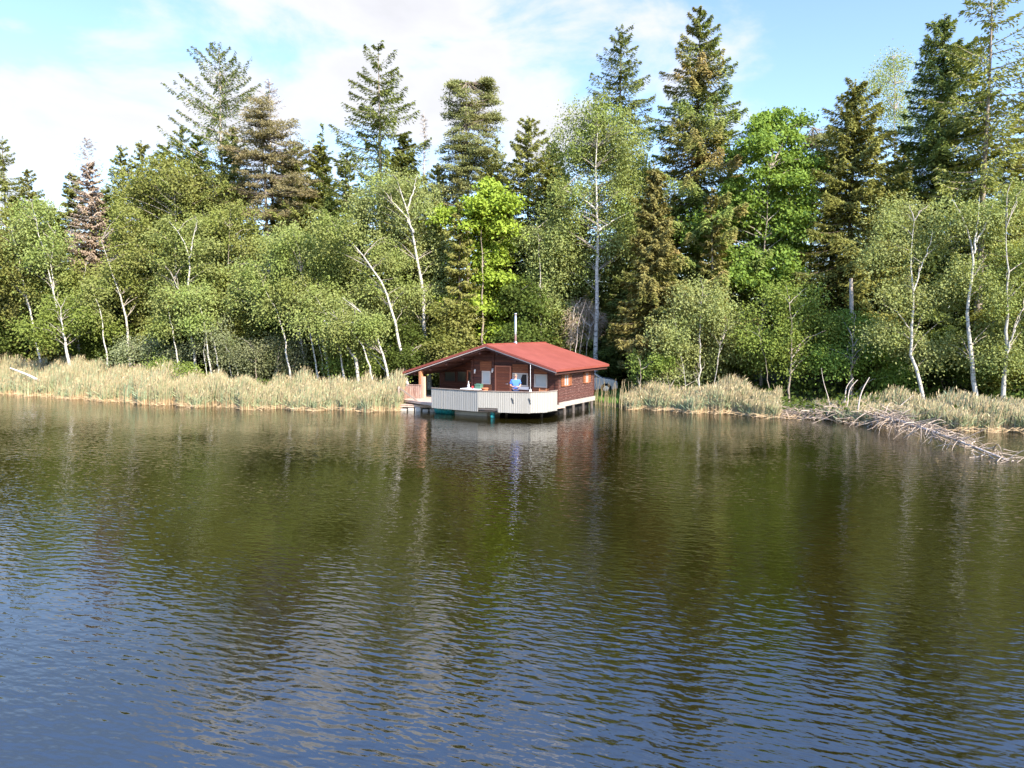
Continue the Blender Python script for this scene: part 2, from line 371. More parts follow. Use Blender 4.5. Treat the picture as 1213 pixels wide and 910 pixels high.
def spruce_geo(h, rad, dens=1.0, zb=.06, sparse=0.0, tipbare=0.0, droop=.32, hang=.3, power=.72, needle=(.27, .085), lift=0.0, seed=None, lopsided=0.0, spacing=.42):
    r = np.random.default_rng(seed) if seed is not None else rng
    gt, gc = Geo(), Geo()
    K = 16; zz = np.linspace(-.15, h, K); tr = np.stack([np.cumsum(r.normal(0, .03, K)), np.cumsum(r.normal(0, .03, K)), zz], 1)
    rr = np.interp(zz / h, [0, .05, 1], [h * .011 + .05, h * .009 + .03, .012])
    gt.add(*tubes(tr[None], rr[None], 8))
    zs = np.arange(zb * h, h * .985, spacing * (h / 22) ** .3)
    nb = []
    for z in zs:
        tt = (z / h); kk = r.integers(4, 7) if tt < .9 else r.integers(3, 5)
        a0 = r.random() * 6.28
        for j in range(kk):
            if r.random() < sparse: continue
            prof = rad * (1 - tt) ** power * min(1, .55 + 2.2 * (tt - zb)) + .12
            nb.append((z + r.normal(0, .1), a0 + j * 6.28 / kk + r.normal(0, .25), prof * r.uniform(.7, 1.25) * (1 + lopsided * math.cos(a0 + j * 6.28 / kk))))
    nb = np.array(nb); Z, A, LL = nb.T; tt = Z / h
    rad_d = np.stack([np.cos(A), np.sin(A), np.zeros_like(A)], 1); lat_d = np.stack([-np.sin(A), np.cos(A), np.zeros_like(A)], 1)
    elev = np.interp(tt, [0, .45, .8, 1], [-droop * 1.3, -droop, .08, .7]) + lift; curl = np.interp(tt, [0, .6, 1], [.42, .3, .05])
    def at(i, s): return LL[i] * (elev[i] * s + curl[i] * (s ** 2.4) * .7)
    # wood of the branches
    s6 = np.linspace(0, 1, 5); I = np.arange(len(LL))
    tx = np.interp(Z, zz, tr[:, 0]); ty = np.interp(Z, zz, tr[:, 1]); org = np.stack([tx, ty, Z], 1)
    Q = org[:, None] + rad_d[:, None] * (LL[:, None] * s6)[:, :, None]
    Q[:, :, 2] += LL[:, None] * (elev[:, None] * s6 + curl[:, None] * s6 ** 2.4 * .7)
    gt.add(*tubes(Q, np.clip(.008 + LL * .007, .01, .035)[:, None] * np.linspace(1, .3, 5), 3))
    # sprays of needles
    cnt = np.maximum(5, dens * (24 + 74 * LL) * np.interp(tt, [1 - tipbare - .001, 1 - tipbare * .3, 1.01], [1, .35, .5] if tipbare else [1, 1, 1])).astype(int)
    i = np.repeat(I, cnt); n = len(i)
    s = np.clip(r.random(n) ** .75, .05, 1); sgn = r.choice([-1., 1.], n)
    wid = (.25 * LL[i] * (1.02 - s) ** .75 + .08) * np.clip(s * 3.2, .25, 1); q = r.random(n) ** .8 * wid
    pos = org[i] + rad_d[i] * (LL[i] * s)[:, None] + lat_d[i] * (q * sgn)[:, None]
    pos[:, 2] += at(i, s) - q * .38 - np.where(r.random(n) < .5, r.random(n) ** 1.5 * hang * np.clip(LL[i] / 2, .25, 1), 0) + r.normal(0, .035, n)
    dirs = rad_d[i] * .75 + lat_d[i] * (sgn * .55)[:, None] + np.array([0, 0, -.42]) + r.normal(0, .28, (n, 3))
    ln = r.uniform(.7, 1.35, n) * needle[0]; w = r.uniform(.75, 1.3, n) * needle[1]
    nor = r.normal(0, .5, (n, 3)) + rad_d[i] * .5 + [0, -.35, 1.0]
    gc.add(*leaves(pos, dirs, ln, w, nor))
    # leader
    m = 24; zt = h * (1 - r.random(m) * .05); d = r.normal(0, 1, (m, 3)); d[:, 2] = np.abs(d[:, 2]) * .8 + .2
    gc.add(*leaves(np.stack([tr[-1, 0] + d[:, 0] * .06, tr[-1, 1] + d[:, 1] * .06, zt], 1), d, needle[0], needle[1]))
    return gt, gc

def spruce(label, px, top, D, halfw, leaf='spruce', bark='brown', name='spruce_tree', group=None, **kw):
    top_p = P(px, top, D); z0 = float(ground(top_p[0], D))
    h = top_p[2] - z0
    root = thing(name, label, 'tree', (top_p[0], D, z0), rng.random() * 6.28, group)
    gt, gc = spruce_geo(h, halfw * 1.65 * D / F, **kw)
    gt.obj('trunk', BK[bark], root, True); gc.obj('crown', LM[leaf], root)
    return root

def pine(label, px, top, D, lobes, leaf='pine', name='pine_tree', bark='greybrown', tip=None):
    """long bare trunk and rounded pads of needles"""
    top_p = P(px, top, D); z0 = float(ground(top_p[0], D)); base = np.array([top_p[0], D, z0]); h = top_p[2] - z0
    root = thing(name, label, 'tree', base)
    g = Geo(); K = 16; zz = np.linspace(-.15, h, K); tr = np.stack([np.cumsum(rng.normal(0, .05, K)), np.cumsum(rng.normal(0, .05, K)), zz], 1)
    g.add(*tubes(tr[None], (np.linspace(1, .1, K) * h * .011)[None], 8))
    cc = []
    for px_, py_, rx, ry in lobes:
        c = P(px_, py_, D + rng.normal(0, .8)) - base; R3 = np.array([rx, .9 * rx, ry]) * D / F
        n = int(14 + 10 * R3[0] * R3[2]); u = unit(rng.normal(size=(n, 3)))
        cc.append(c + u * rng.random((n, 1)) ** .45 * R3)
    cc = np.concatenate(cc)
    st = tr[np.clip(np.searchsorted(zz, cc[:, 2] - .25 * np.linalg.norm(cc[:, :2], axis=1)), 0, K - 1)]
    s = np.linspace(0, 1, 5)[None, :, None]; mid = (st + cc) / 2 - [0, 0, .15]
    Q = (1 - s) ** 2 * st[:, None] + 2 * s * (1 - s) * mid[:, None] + s ** 2 * cc[:, None]
    g.add(*tubes(Q, .035 * np.ones((len(cc), 1)) * np.linspace(1, .3, 5), 4))
    per = rng.integers(45, 110, len(cc)); ctr = np.repeat(cc, per, 0); n = len(ctr)
    u = unit(rng.normal(size=(n, 3))) ; u[:, 2] = np.abs(u[:, 2]) * .8 - .2
    pos = ctr + u * (rng.random((n, 1)) ** .6) * np.array([.72, .72, .46])
    g.obj('trunk', BK[bark], root, True)
    gc = Geo(); gc.add(*leaves(pos, u + rng.normal(0, .5, (n, 3)), rng.uniform(.16, .32, n), rng.uniform(.05, .085, n), rng.normal(0, .6, (n, 3)) + [0, -.5, .8]))
    gc.obj('crown', LM[leaf], root)
    return root

def bare_conifer(label, px, top, D, halfw, bark='bleached', leaf='deadgrey', low=.3, dens=1.0, name='dead_spruce'):
    """standing dead spruce: whorls of bare branches with side twigs"""
    top_p = P(px, top, D); z0 = float(ground(top_p[0], D)); h = top_p[2] - z0; rad = halfw * D / F
    root = thing(name, label, 'tree', (top_p[0], D, z0))
    g = Geo(); K = 14; zz = np.linspace(-.15, h, K); tr = np.stack([np.cumsum(rng.normal(0, .03, K)), np.cumsum(rng.normal(0, .03, K)), zz], 1)
    g.add(*tubes(tr[None], np.interp(zz / h, [0, 1], [.2, .02])[None], 7))
    Z = np.repeat(np.arange(low * h, h * .98, .34), 5); A = rng.random(len(Z)) * 6.28; tt = Z / h
    LL = (rad * np.clip((1 - tt) / (1 - low), 0, 1) ** .75 + .2) * rng.uniform(.5, 1.15, len(Z))
    rd = np.stack([np.cos(A), np.sin(A), 0 * A], 1); s = np.linspace(0, 1, 5)
    org = np.stack([np.interp(Z, zz, tr[:, 0]), np.interp(Z, zz, tr[:, 1]), Z], 1)
    Q = org[:, None] + rd[:, None] * (LL[:, None] * s)[:, :, None]; Q[:, :, 2] += LL[:, None] * (np.interp(tt, [0, .7, 1], [-.35, -.05, .5])[:, None] * s + .2 * s ** 2)
    g.add(*tubes(Q, .022 * np.ones((len(Z), 1)) * np.linspace(1, .35, 5), 4))
    g.obj('trunk', BK[bark], root, True)
    n = int(len(Z) * 16 * dens); i = rng.integers(0, len(Z), n); ss = rng.random(n) ** .7; sg = rng.choice([-1., 1.], n)
    lat = np.stack([-np.sin(A), np.cos(A), 0 * A], 1)[i]; q = rng.random(n) * .28 * LL[i] * (1.1 - ss)
    pos = org[i] + rd[i] * (LL[i] * ss)[:, None] + lat * (q * sg)[:, None]
    pos[:, 2] += LL[i] * (np.interp(tt[i], [0, .7, 1], [-.35, -.05, .5]) * ss + .2 * ss ** 2) - .3 * q - .12 * rng.random(n)
    gc = Geo(); gc.add(*leaves(pos, rd[i] + lat * sg[:, None] * .8 + rng.normal(0, .3, (n, 3)) + [0, 0, -.3], rng.uniform(.2, .42, n), rng.uniform(.022, .045, n)))
    gc.obj('crown', LM[leaf], root)
    return root

# ------------------------------------------------------------------ the wood: conifers that rise above the rest
sp = spruce
sp('thin spruce cut by the left edge of the photo, ragged brownish top', 2, 160, 72, 34, 'spruce_olive', sparse=.35, dens=.7)
sp('short olive spruce second from the left edge of the photo, bushy low top', 32, 200, 70, 34, 'spruce_olive', sparse=.2)
bare_conifer('dead grey spruce with a bare spiky top standing high over the left birches', 104, 160, 66, 36, low=.52)
sp('brown withered spruce skirt below the bare grey spike on the left', 103, 190, 59.5, 30, 'dead', dens=1.0, sparse=.1)
sp('small green spruce just right of the dead grey spike, slightly leaning tip', 141, 172, 68, 38, 'spruce_olive', sparse=.15)
sp('small green spruce between the grey spike and the broad olive birch crown', 165, 166, 69, 36, 'spruce_olive', sparse=.15)
sp('narrow grey green spruce tip left of the tall sparse open-branched spruce', 214, 148, 64, 40, 'spruce_olive', sparse=.25)
sp('tall sparse spruce on the left with see-through branches and a pale bare trunk', 261, 56, 62, 74, 'spruce', 'bleached', sparse=.34, dens=.62, power=.62, tipbare=.0, needle=(.27, .075), hang=.3, lift=.38, spacing=.5)
sp('dark full spruce below the tall sparse open-branched one on the left', 276, 150, 61, 44, 'spruce')
bare_conifer('bare spiky leader sticking out above the brownish pine crown on the left', 317, 92, 62, 30, low=.72, dens=.8)
pine('wide brownish pine with dense rounded crown right of the tall sparse spruce', 312, 118, 59,
     [(312, 140, 26, 24), (295, 175, 30, 26), (335, 170, 30, 28), (318, 215, 42, 30), (285, 235, 30, 24), (350, 225, 26, 24), (325, 255, 40, 18)], 'pine_brown')
sp('thin dark spruce tip between the brownish pine and the tall tiered spruce', 383, 148, 63, 24, 'spruce', sparse=.4, dens=.6)
sp('olive spruce with a rounded top left of the tall tiered spruce', 352, 170, 60, 44, 'spruce_olive', sparse=.1)
sp('green spruce low against the left flank of the tall tiered spruce', 405, 180, 59, 40, 'spruce_olive', sparse=.1)
sp('tall tiered spruce left of centre, open layers with sky showing between', 446, 52, 58, 72, 'spruce', 'greybrown', sparse=.26, dens=.85, power=.68, hang=.5, droop=.2, spacing=.62, needle=(.3, .09), lift=.1)
bare_conifer('very thin bare pole of a dead spruce between tiered spruce and flat-topped pine', 502, 132, 64, 9, low=.6, dens=.4)
pine('tall flat-topped pine with ragged pads of needles, rising over the yellow-green tree', 553, 97, 57,
     [(553, 128, 17, 28), (557, 165, 22, 34), (552, 205, 26, 30), (540, 110, 14, 14), (572, 106, 12, 8), (577, 99, 6, 4), (543, 101, 6, 5), (578, 122, 12, 10), (545, 140, 24, 18), (575, 150, 18, 14), (540, 175, 26, 18), (572, 185, 22, 16), (545, 212, 32, 20), (530, 240, 26, 20), (585, 140, 8, 8)], 'pine')
sp('dark green spruce right under the flat-topped pine', 520, 195, 58, 46, 'spruce_olive')
sp('tiny spruce tip poking up between flat-topped pine and dense olive spruce', 590, 163, 62, 26, 'spruce', sparse=.2)
sp('dense olive spruce with a blunt top left of the big pale birch', 627, 136, 58, 54, 'spruce_olive', sparse=.05, power=.7)
sp('tall narrow spruce standing behind the big pale birch, dark ragged tip', 733, 37, 60, 46, 'spruce', sparse=.22, power=.5, dens=.9, hang=.5)
sp('huge spruce right of centre, tallest tip, browning inner branches', 830, 10, 52, 80, 'spruce_brown', dens=1.7, power=.78, hang=.55, zb=.1, droop=.28, spacing=.46)
sp('golden brown spruce reaching low between the big birch and the huge spruce', 772, 195, 46, 31, 'spruce_gold', dens=1.7, hang=.5, zb=.08)
sp('slim golden spruce with a bare pale leader in front of the huge spruce', 846, 222, 47.5, 17, 'spruce_gold', 'bleached', sparse=.3)
sp('slim olive spruce left of the yellow-green tree, brown trunk showing', 541, 236, 49.5, 21, 'spruce_olive', sparse=.25, dens=.85)
sp('drooping olive spruce right of the bright green tree, dark gaps between boughs', 1014, 96, 48, 62, 'spruce_olive', dens=1.8, hang=.6, zb=.2, power=.66, droop=.42)
sp('dense dark spruce on the right with a sharp tip and full skirt', 1122, 15, 48, 70, 'spruce', dens=1.8, power=.66, hang=.55)
sp('tall thin-crowned spruce cut by the top of the photo at the right', 1178, -38, 44, 60, 'spruce_olive', 'greybrown', sparse=.42, dens=.7, power=.42, hang=.6, spacing=.58, zb=.3)
sp('dense spruce cut by the right edge of the photo', 1232, 70, 46, 60, 'spruce_olive', sparse=.1)
pine('greyish olive pine crown between the bright green tree and drooping spruce', 965, 150, 54,
     [(960, 165, 24, 18), (985, 180, 22, 20), (965, 205, 32, 24), (995, 225, 26, 24)], 'pine')

# filler spruces deeper in the wood: three shared trees, copied
protos = []
for i, (lf, kw) in enumerate((('spruce', dict(dens=1.6)), ('spruce_olive', dict(dens=1.6, sparse=.05)), ('spruce', dict(dens=1.7, droop=.45, hang=.5)))):
    r_ = thing('spruce_tree', 'x', 'tree'); gt, gc = spruce_geo(18, 3.3, **kw); gt.obj('trunk', BK['brown'], r_, True); gc.obj('crown', LM[lf], r_); protos.append(r_)
fill = [(230, 160, 63, 'spruce low in the skyline just left of the tall sparse spruce trunk'), (375, 172, 61, 'spruce low in the skyline under the thin dark tip'), (480, 158, 60, 'spruce low in the skyline right of the tall tiered spruce'),
 (340, 178, 62, 'spruce low in the skyline right of the brownish pine'), (85, 205, 69, 'spruce low in the skyline left of the dead grey spike'), (655, 168, 61, 'spruce low in the skyline right of the dense olive spruce'), (190, 172, 68, 'spruce low in the skyline above the broad olive birch crown'), (575, 185, 60, 'spruce low in the skyline behind the top of the yellow-green tree'),
 (772, 240, 64, 'far spruce glimpsed between the golden and the huge spruce'), (905, 225, 66, 'far spruce glimpsed beneath the bright green crown'), (1035, 215, 64, 'far spruce glimpsed between the two large right-hand spruces'),
 (-120, 200, 70, 'outermost spruce beyond the left edge of the wood'), (-70, 190, 72, 'spruce beyond the left edge of the photo, next to the ragged one'),
 (14, 232, 66, 'dark spruce filling the wood behind the leaning white birch at far left'), (62, 245, 67, 'spruce in the gap left of the dead grey spike'),
 (128, 225, 63, 'spruce under the two small green tips right of the dead grey spike'), (182, 205, 66, 'spruce hidden behind the broad olive birch crown'),
 (238, 200, 60, 'spruce behind the forked white birch, below the tall sparse spruce'), (300, 262, 57, 'shadowed spruce below the brownish pine'),
 (345, 265, 56, 'shadowed spruce behind the upright birch pair'), (392, 232, 56, 'spruce behind the tip of the long leaning birch'),
 (428, 240, 54, 'shadowed spruce between the long leaning birch and the tall pale birch'), (480, 205, 57, 'spruce behind the tall pale birch left of the hut'),
 (515, 260, 53, 'shadowed spruce left of the slim olive spruce'), (600, 215, 56, 'spruce behind the yellow-green tree'),
 (655, 200, 57, 'spruce behind the pale aspen, left of the big birch'), (690, 260, 53, 'shadowed spruce behind the big birch trunk'),
 (742, 255, 51, 'shadowed spruce in the dark gap right of the big birch trunk'), (740, 330, 52, 'low dark spruce deep in the gap behind the hut roof'),
 (800, 230, 56, 'spruce behind the golden brown spruce'), (870, 200, 58, 'spruce behind the bright green tree on the right'),
 (935, 180, 60, 'spruce showing only dark gaps behind the bright green crown'), (985, 230, 54, 'shadowed spruce behind the drooping olive spruce, left side'),
 (1050, 200, 53, 'shadowed spruce behind the drooping olive spruce, right side'), (1075, 170, 55, 'dark spruce left of the dense sharp-tipped spruce'),
 (1150, 215, 50, 'spruce behind the white birch with forked bare limbs'), (1205, 190, 49, 'spruce behind the right edge birches'),
 (1270, 120, 50, 'spruce beyond the right edge of the photo'), (1320, 100, 48, 'outermost spruce beyond the right edge of the wood')]
for i, (px, top, D, lab) in enumerate(fill):
    pr = protos[i % 3]; o = pr if i < 3 else copy_tree(pr)
    tp_ = P(px, top, D); z0 = float(ground(tp_[0], D)); h = tp_[2] - z0
    o.location = (tp_[0], D, z0); o.rotation_euler = (0, 0, rng.random() * 6.28); o.scale = (h / 18 * rng.uniform(1.05, 1.3), h / 18 * rng.uniform(1.05, 1.3), h / 18)
    o['label'] = lab; o['group'] = 'spruces deeper in the wood'
# and shaded young broadleaf growth below them: two shared trees, copied
under = [(-20, 360, 60, 'young tree in the shade behind the leaning birch at far left'), (75, 370, 60, 'young tree in the shade behind the small bright green birch'),
 (130, 385, 58, 'young tree in the shade between the thin straight birches on the left'), (185, 370, 57, 'young tree in the shade left of the forked white birch'),
 (250, 365, 55, 'young tree in the shade right of the forked white birch'), (300, 385, 53, 'young tree in the shade behind the grey willow scrub'),
 (345, 375, 53, 'young tree in the shade behind the upright birch pair'), (420, 375, 50, 'young tree in the shade below the long leaning birch'),
 (470, 385, 49, 'young tree in the shade right of the long leaning birch'), (525, 375, 49, 'young tree in the shade above the left roof slope'),
 (610, 370, 50, 'young tree in the shade behind the chimney'), (665, 380, 52, 'young tree in the shade behind the bare brown shrub'),
 (760, 400, 49, 'young tree in the shade under the golden brown spruce'), (870, 395, 49, 'young tree in the shade between the two bright bushes'),
 (985, 385, 47, 'young tree in the shade right of the round bright bush'), (1040, 395, 45, 'young tree in the shade under the drooping spruce'),
 (1120, 400, 44, 'young tree in the shade between the two right-hand white birches'), (1170, 380, 43, 'young tree in the shade behind the forked bare-limbed birch'),
 (800, 395, 57, 'young tree deep in the shade behind the tall pale green bush'), (848, 390, 59, 'young tree deep in the shade behind the huge spruce'), (930, 390, 58, 'young tree deep in the shade behind the round bright green bush'),
 (713, 372, 55, 'young tree deep in the shade right of the big birch trunk'), (700, 385, 59, 'young tree deep in the shade behind the big birch trunk'), (1000, 385, 57, 'young tree deep in the shade behind the broken stub'), (1085, 380, 55, 'young tree deep in the shade behind the kinked birch on the right'),
 (1240, 380, 42, 'young tree beyond the right edge of the photo')]
for i, (px, py, D, lab) in enumerate(under):
    if i < 2:
        o = broadleaf('young_tree', lab, [[(px, 440), (px + 4, 400), (px, py - 20)]], [(px, py, 36, 34), (px - 14, py + 32, 32, 28), (px + 18, py + 34, 32, 26), (px, py - 30, 22, 22)], D,
                      ('dark', 'birch_olive')[i], 'greybrown', size=.19, r0=.08)
        under[i] = o
    else:
        src = under[i % 2]; o = copy_tree(src)
        b_ = P(px, 440, D); s = rng.uniform(.85, 1.1) * D / 60
        o.location = (b_[0], D, float(ground(b_[0], D))); o.rotation_euler = (0, 0, rng.random() * 6.28); o.scale = (s, s, s * (440 - py) / 75)
        o['label'] = lab
    o['group'] = 'young trees in the shade of the wood'

# ------------------------------------------------------------------ birches and other broadleaf trees along the shore
B = broadleaf
B('birch_tree', 'white birch at far left leaning left out of the reeds', [[(52, 428), (40, 385), (28, 335), (20, 300), (12, 262)]], [(22, 275, 34, 34), (-5, 305, 34, 36), (38, 315, 26, 28), (10, 350, 28, 26)], 57, 'birch_olive', droop=.45)
B('birch_tree', 'tall birch with a thin bluish green crown right of the far-left leaning birch', [[(82, 432), (74, 390), (62, 340), (50, 290), (38, 245)], [(64, 350), (60, 310), (66, 270)]], [(40, 258, 26, 30), (58, 300, 24, 26), (30, 300, 30, 30), (68, 335, 24, 25)], 56, 'birch', dens=.85, droop=.5)
B('birch_tree', 'small bright green birch with a thick pale foot at the left', [[(86, 432), (76, 400), (72, 365)]], [(78, 368, 36, 28), (52, 388, 26, 22), (100, 385, 26, 22)], 53, 'alder', r0=.2)
B('birch_tree', 'slender birch with a straight pale stem, left one of a close pair', [[(97, 432), (92, 398), (95, 360), (102, 310)]], [(98, 345, 26, 28), (105, 325, 22, 18)], 57, 'birch_olive', r0=.1)
B('birch_tree', 'slender birch with a straight pale stem, right one of a close pair', [[(112, 432), (107, 400), (97, 372), (120, 320)]], [(132, 330, 22, 22), (112, 372, 32, 26), (140, 350, 26, 24)], 57.5, 'birch_olive', r0=.1)
B('birch_tree', 'white birch with a slightly bent stem left of the broad olive crown', [[(154, 418), (150, 380), (144, 352), (130, 315), (120, 285)]], [(152, 305, 32, 36), (150, 262, 22, 22), (168, 350, 30, 24), (130, 330, 22, 24)], 55, 'birch_olive', r0=.15)
B('birch_tree', 'broad tall birch with a rounded olive crown left of the sparse spruce', [[(200, 425), (206, 350), (210, 280), (206, 220)]], [(207, 205, 42, 26), (176, 236, 36, 36), (240, 232, 40, 36), (212, 275, 52, 40), (255, 262, 26, 26)], 59, 'birch_olive', dens=1.15, r0=.2, droop=.5)
B('birch_tree', 'white birch forking into two pale limbs, centre of the left shore', [[(235, 445), (229, 405), (222, 370), (224, 330), (226, 300), (216, 278), (200, 262)], [(225, 305), (228, 285), (234, 262)], [(222, 372), (214, 350), (206, 330)]], [(212, 268, 34, 26), (240, 300, 32, 28), (202, 325, 32, 26), (235, 352, 34, 26), (205, 370, 28, 22)], 52, 'birch', dens=.8, r0=.16)
B('broadleaf_tree', 'dark green tree with drooping foliage right of the forked birch', [[(268, 432), (270, 340), (272, 270)]], [(270, 262, 32, 28), (290, 295, 34, 30), (265, 345, 32, 38), (305, 340, 26, 30)], 54.5, 'birch_olive', 'greybrown')
B('willow_shrub', 'leggy willow with several thin white stems behind the left reeds', [[(262, 445), (256, 418), (250, 392)], [(277, 445), (268, 412), (262, 388)], [(247, 444), (242, 420), (243, 395)], [(285, 445), (278, 425), (262, 405)]], [(258, 392, 26, 18), (275, 410, 24, 16), (242, 408, 20, 16)], 50, 'willow', dens=.5, size=.11, r0=.1, cat='shrub')
B('willow_shrub', 'grey green willow scrub left of the forked white birch', [[(160, 440), (158, 415), (150, 398)], [(170, 440), (175, 418), (185, 402)], [(180, 441), (190, 420), (205, 408)]], [(160, 412, 32, 18), (190, 410, 28, 18), (212, 420, 20, 14)], 52, 'willow', 'greybrown', size=.12, r0=.06, cat='shrub')
B('willow_shrub', 'wide grey green willow scrub with bare twigs left of the upright birch pair', [[(305, 445), (302, 420), (295, 400)], [(325, 445), (330, 420), (335, 400)], [(340, 447), (350, 425), (358, 410)]], [(300, 412, 32, 22), (330, 408, 30, 24), (350, 425, 28, 18), (320, 432, 36, 12)], 49, 'willow', 'greybrown', size=.12, r0=.06, cat='shrub')
B('low_bush', 'low yellow green bush at the back of the left reeds', [[(203, 446), (200, 438), (198, 428)]], [(203, 434, 26, 10), (222, 437, 16, 8), (188, 438, 14, 8)], 48, 'alder', 'greybrown', cat='bush', r0=.05, size=.12)
B('birch_tree', 'upright white birch, left one of the pair left of the hut', [[(362, 436), (358, 400), (349, 355), (341, 325)], [(352, 370), (340, 345), (318, 322)]], [(312, 322, 34, 26), (335, 292, 34, 28), (290, 348, 30, 26), (345, 335, 26, 26), (318, 365, 28, 22)], 50, 'birch', droop=.45)
B('birch_tree', 'curved white birch, right one of the pair left of the hut', [[(394, 436), (381, 395), (370, 362), (357, 322)], [(386, 436), (378, 405), (366, 380)]], [(355, 285, 30, 24), (375, 325, 28, 26), (365, 360, 26, 22), (340, 300, 24, 20)], 48.5, 'birch', droop=.4, r0=.12)
B('birch_tree', 'long white birch leaning far left above the hut, arching tip', [[(484, 415), (465, 362), (443, 318), (418, 288), (395, 265)]], [(402, 262, 26, 18), (384, 285, 26, 20), (432, 345, 32, 24), (455, 300, 24, 20), (470, 345, 24, 22), (412, 305, 22, 18)], 47.5, 'birch', dens=.9, droop=.45, r0=.15)
B('birch_tree', 'tall pale birch with a straight trunk and feathery crown left of the yellow-green tree', [[(509, 414), (502, 360), (496, 312), (489, 272), (479, 240), (470, 212)], [(490, 276), (480, 255), (462, 236)], [(482, 250), (490, 225), (494, 205)]], [(475, 212, 34, 20), (452, 242, 34, 26), (500, 238, 30, 30), (512, 288, 28, 26), (466, 285, 34, 26), (440, 222, 20, 18), (505, 350, 26, 22), (480, 375, 24, 20)], 50, 'birch_pale', dens=.9, r0=.22, droop=.55, size=.13)
B('birch_tree', 'low birch leaning left with its stem bare at the foot, just left of the hut', [[(466, 436), (447, 398), (431, 372), (405, 352)], [(447, 398), (430, 385), (400, 378)]], [(410, 362, 30, 18), (440, 380, 28, 18), (388, 388, 30, 20), (425, 405, 28, 18)], 45.5, 'birch', droop=.4, r0=.12)
B('alder_bush', 'dense green bush at the shore right below the long leaning birch', [[(458, 440), (455, 420), (450, 405)], [(480, 440), (485, 420), (490, 405)]], [(452, 418, 28, 18), (488, 412, 26, 22), (418, 425, 28, 18), (498, 405, 20, 18)], 48, 'alder', 'greybrown', cat='bush', r0=.06)
B('broadleaf_tree', 'yellow-green maple-like tree with glowing layered leaves behind the hut ridge', [[(572, 414), (571, 330), (570, 250)]], [(572, 228, 34, 20), (556, 258, 36, 20), (590, 262, 26, 20), (575, 300, 38, 22), (590, 335, 28, 18), (570, 355, 34, 18), (580, 388, 30, 16)], 50, 'bright', 'greybrown', flat=.85, size=.24, clump=.42, droop=.05, limbs=.3)
B('broadleaf_tree', 'pale light green aspen with fine drooping foliage right of the yellow-green tree', [[(641, 408), (640, 340), (637, 270)]], [(638, 275, 28, 34), (643, 325, 34, 36), (622, 370, 28, 26), (655, 375, 26, 28)], 50.5, 'birch_pale', 'birchgrey', droop=.6, size=.13, r0=.1)
B('birch_tree', 'big birch with a long straight white trunk behind the right roof slope', [[(705, 425), (706, 370), (707, 300), (708, 245), (704, 200), (708, 150)], [(708, 250), (690, 235), (668, 225)], [(707, 275), (725, 262), (748, 250)]], [(708, 135, 36, 24), (722, 165, 48, 34), (680, 175, 36, 30), (748, 205, 32, 36), (692, 222, 44, 34), (735, 250, 36, 36), (668, 262, 32, 36), (725, 300, 36, 34), (680, 305, 26, 28)], 50, 'birch', dens=1.1, r0=.24, droop=.55, size=.14)
B('bare_shrub', 'leafless brown shrub of arching twigs behind the roof', [[(680, 415), (684, 385), (694, 355)], [(684, 415), (690, 385), (704, 350)], [(676, 415), (676, 390), (682, 362)], [(690, 416), (698, 390), (712, 365)]], [(692, 362, 16, 22), (704, 385, 16, 20), (682, 388, 12, 18)], 49, 'dead', 'bleached', cat='shrub', dens=1.3, size=.34, r0=.05, limbs=1.0, clump=.3, wr=.07, flat=0)
B('broadleaf_tree', 'large bright green maple-like tree with full rounded crown right of the huge spruce', [[(902, 425), (905, 300), (912, 200)]], [(922, 145, 38, 20), (890, 172, 34, 28), (940, 185, 30, 28), (905, 215, 50, 34), (870, 232, 24, 26), (930, 265, 40, 36), (885, 280, 42, 36), (838, 268, 22, 26), (905, 325, 48, 30), (950, 235, 20, 26)], 48, 'green', 'greybrown', flat=.75, size=.22, clump=.42, droop=.05, limbs=.3, dens=1.05)
B('thin_crowned_tree', 'sparse greyish tree, sky showing through its crown, left of the dark sharp-tipped spruce', [[(1060, 400), (1058, 250), (1060, 140), (1058, 70)]], [(1060, 78, 20, 18), (1046, 100, 20, 20), (1072, 108, 18, 24), (1056, 135, 26, 18)], 56, 'birch_pale', 'greybrown', dens=.75, size=.11, droop=.5, limbs=.9)
B('alder_bush', 'tall pale green bush right of the hut with bleached twigs', [[(830, 455), (828, 410), (832, 350)], [(815, 455), (806, 410), (798, 370)], [(845, 455), (852, 410), (862, 380)]], [(830, 352, 34, 28), (802, 388, 30, 32), (855, 395, 38, 32), (826, 410, 44, 32), (790, 430, 18, 16)], 43.5, 'birch_pale', 'birchgrey', cat='bush', r0=.09, size=.15, dens=1.15)
B('alder_bush', 'round bright green bush right of the tall pale green bush', [[(935, 455), (938, 410), (935, 360)], [(915, 455), (905, 420), (898, 385)]], [(932, 362, 38, 28), (910, 398, 36, 30), (958, 395, 34, 34), (930, 425, 52, 22)], 42, 'alder', 'greybrown', cat='bush', r0=.09, size=.17, dens=1.2)
B('alder_bush', 'darker green bush between the round bright bush and the left of the right-hand birches', [[(1008, 455), (1010, 420), (1012, 380)]], [(1010, 385, 34, 30), (1030, 420, 36, 26), (990, 425, 30, 24), (1055, 440, 24, 14)], 41.5, 'green', 'greybrown', cat='bush', r0=.09, size=.17)
B('low_bush', 'small fresh green bush at the right corner of the hut under the golden brown spruce', [[(758, 458), (759, 440), (757, 425)]], [(757, 432, 12, 15), (776, 428, 18, 14)], 43, 'alder', 'greybrown', cat='bush', r0=.05, clump=.22)
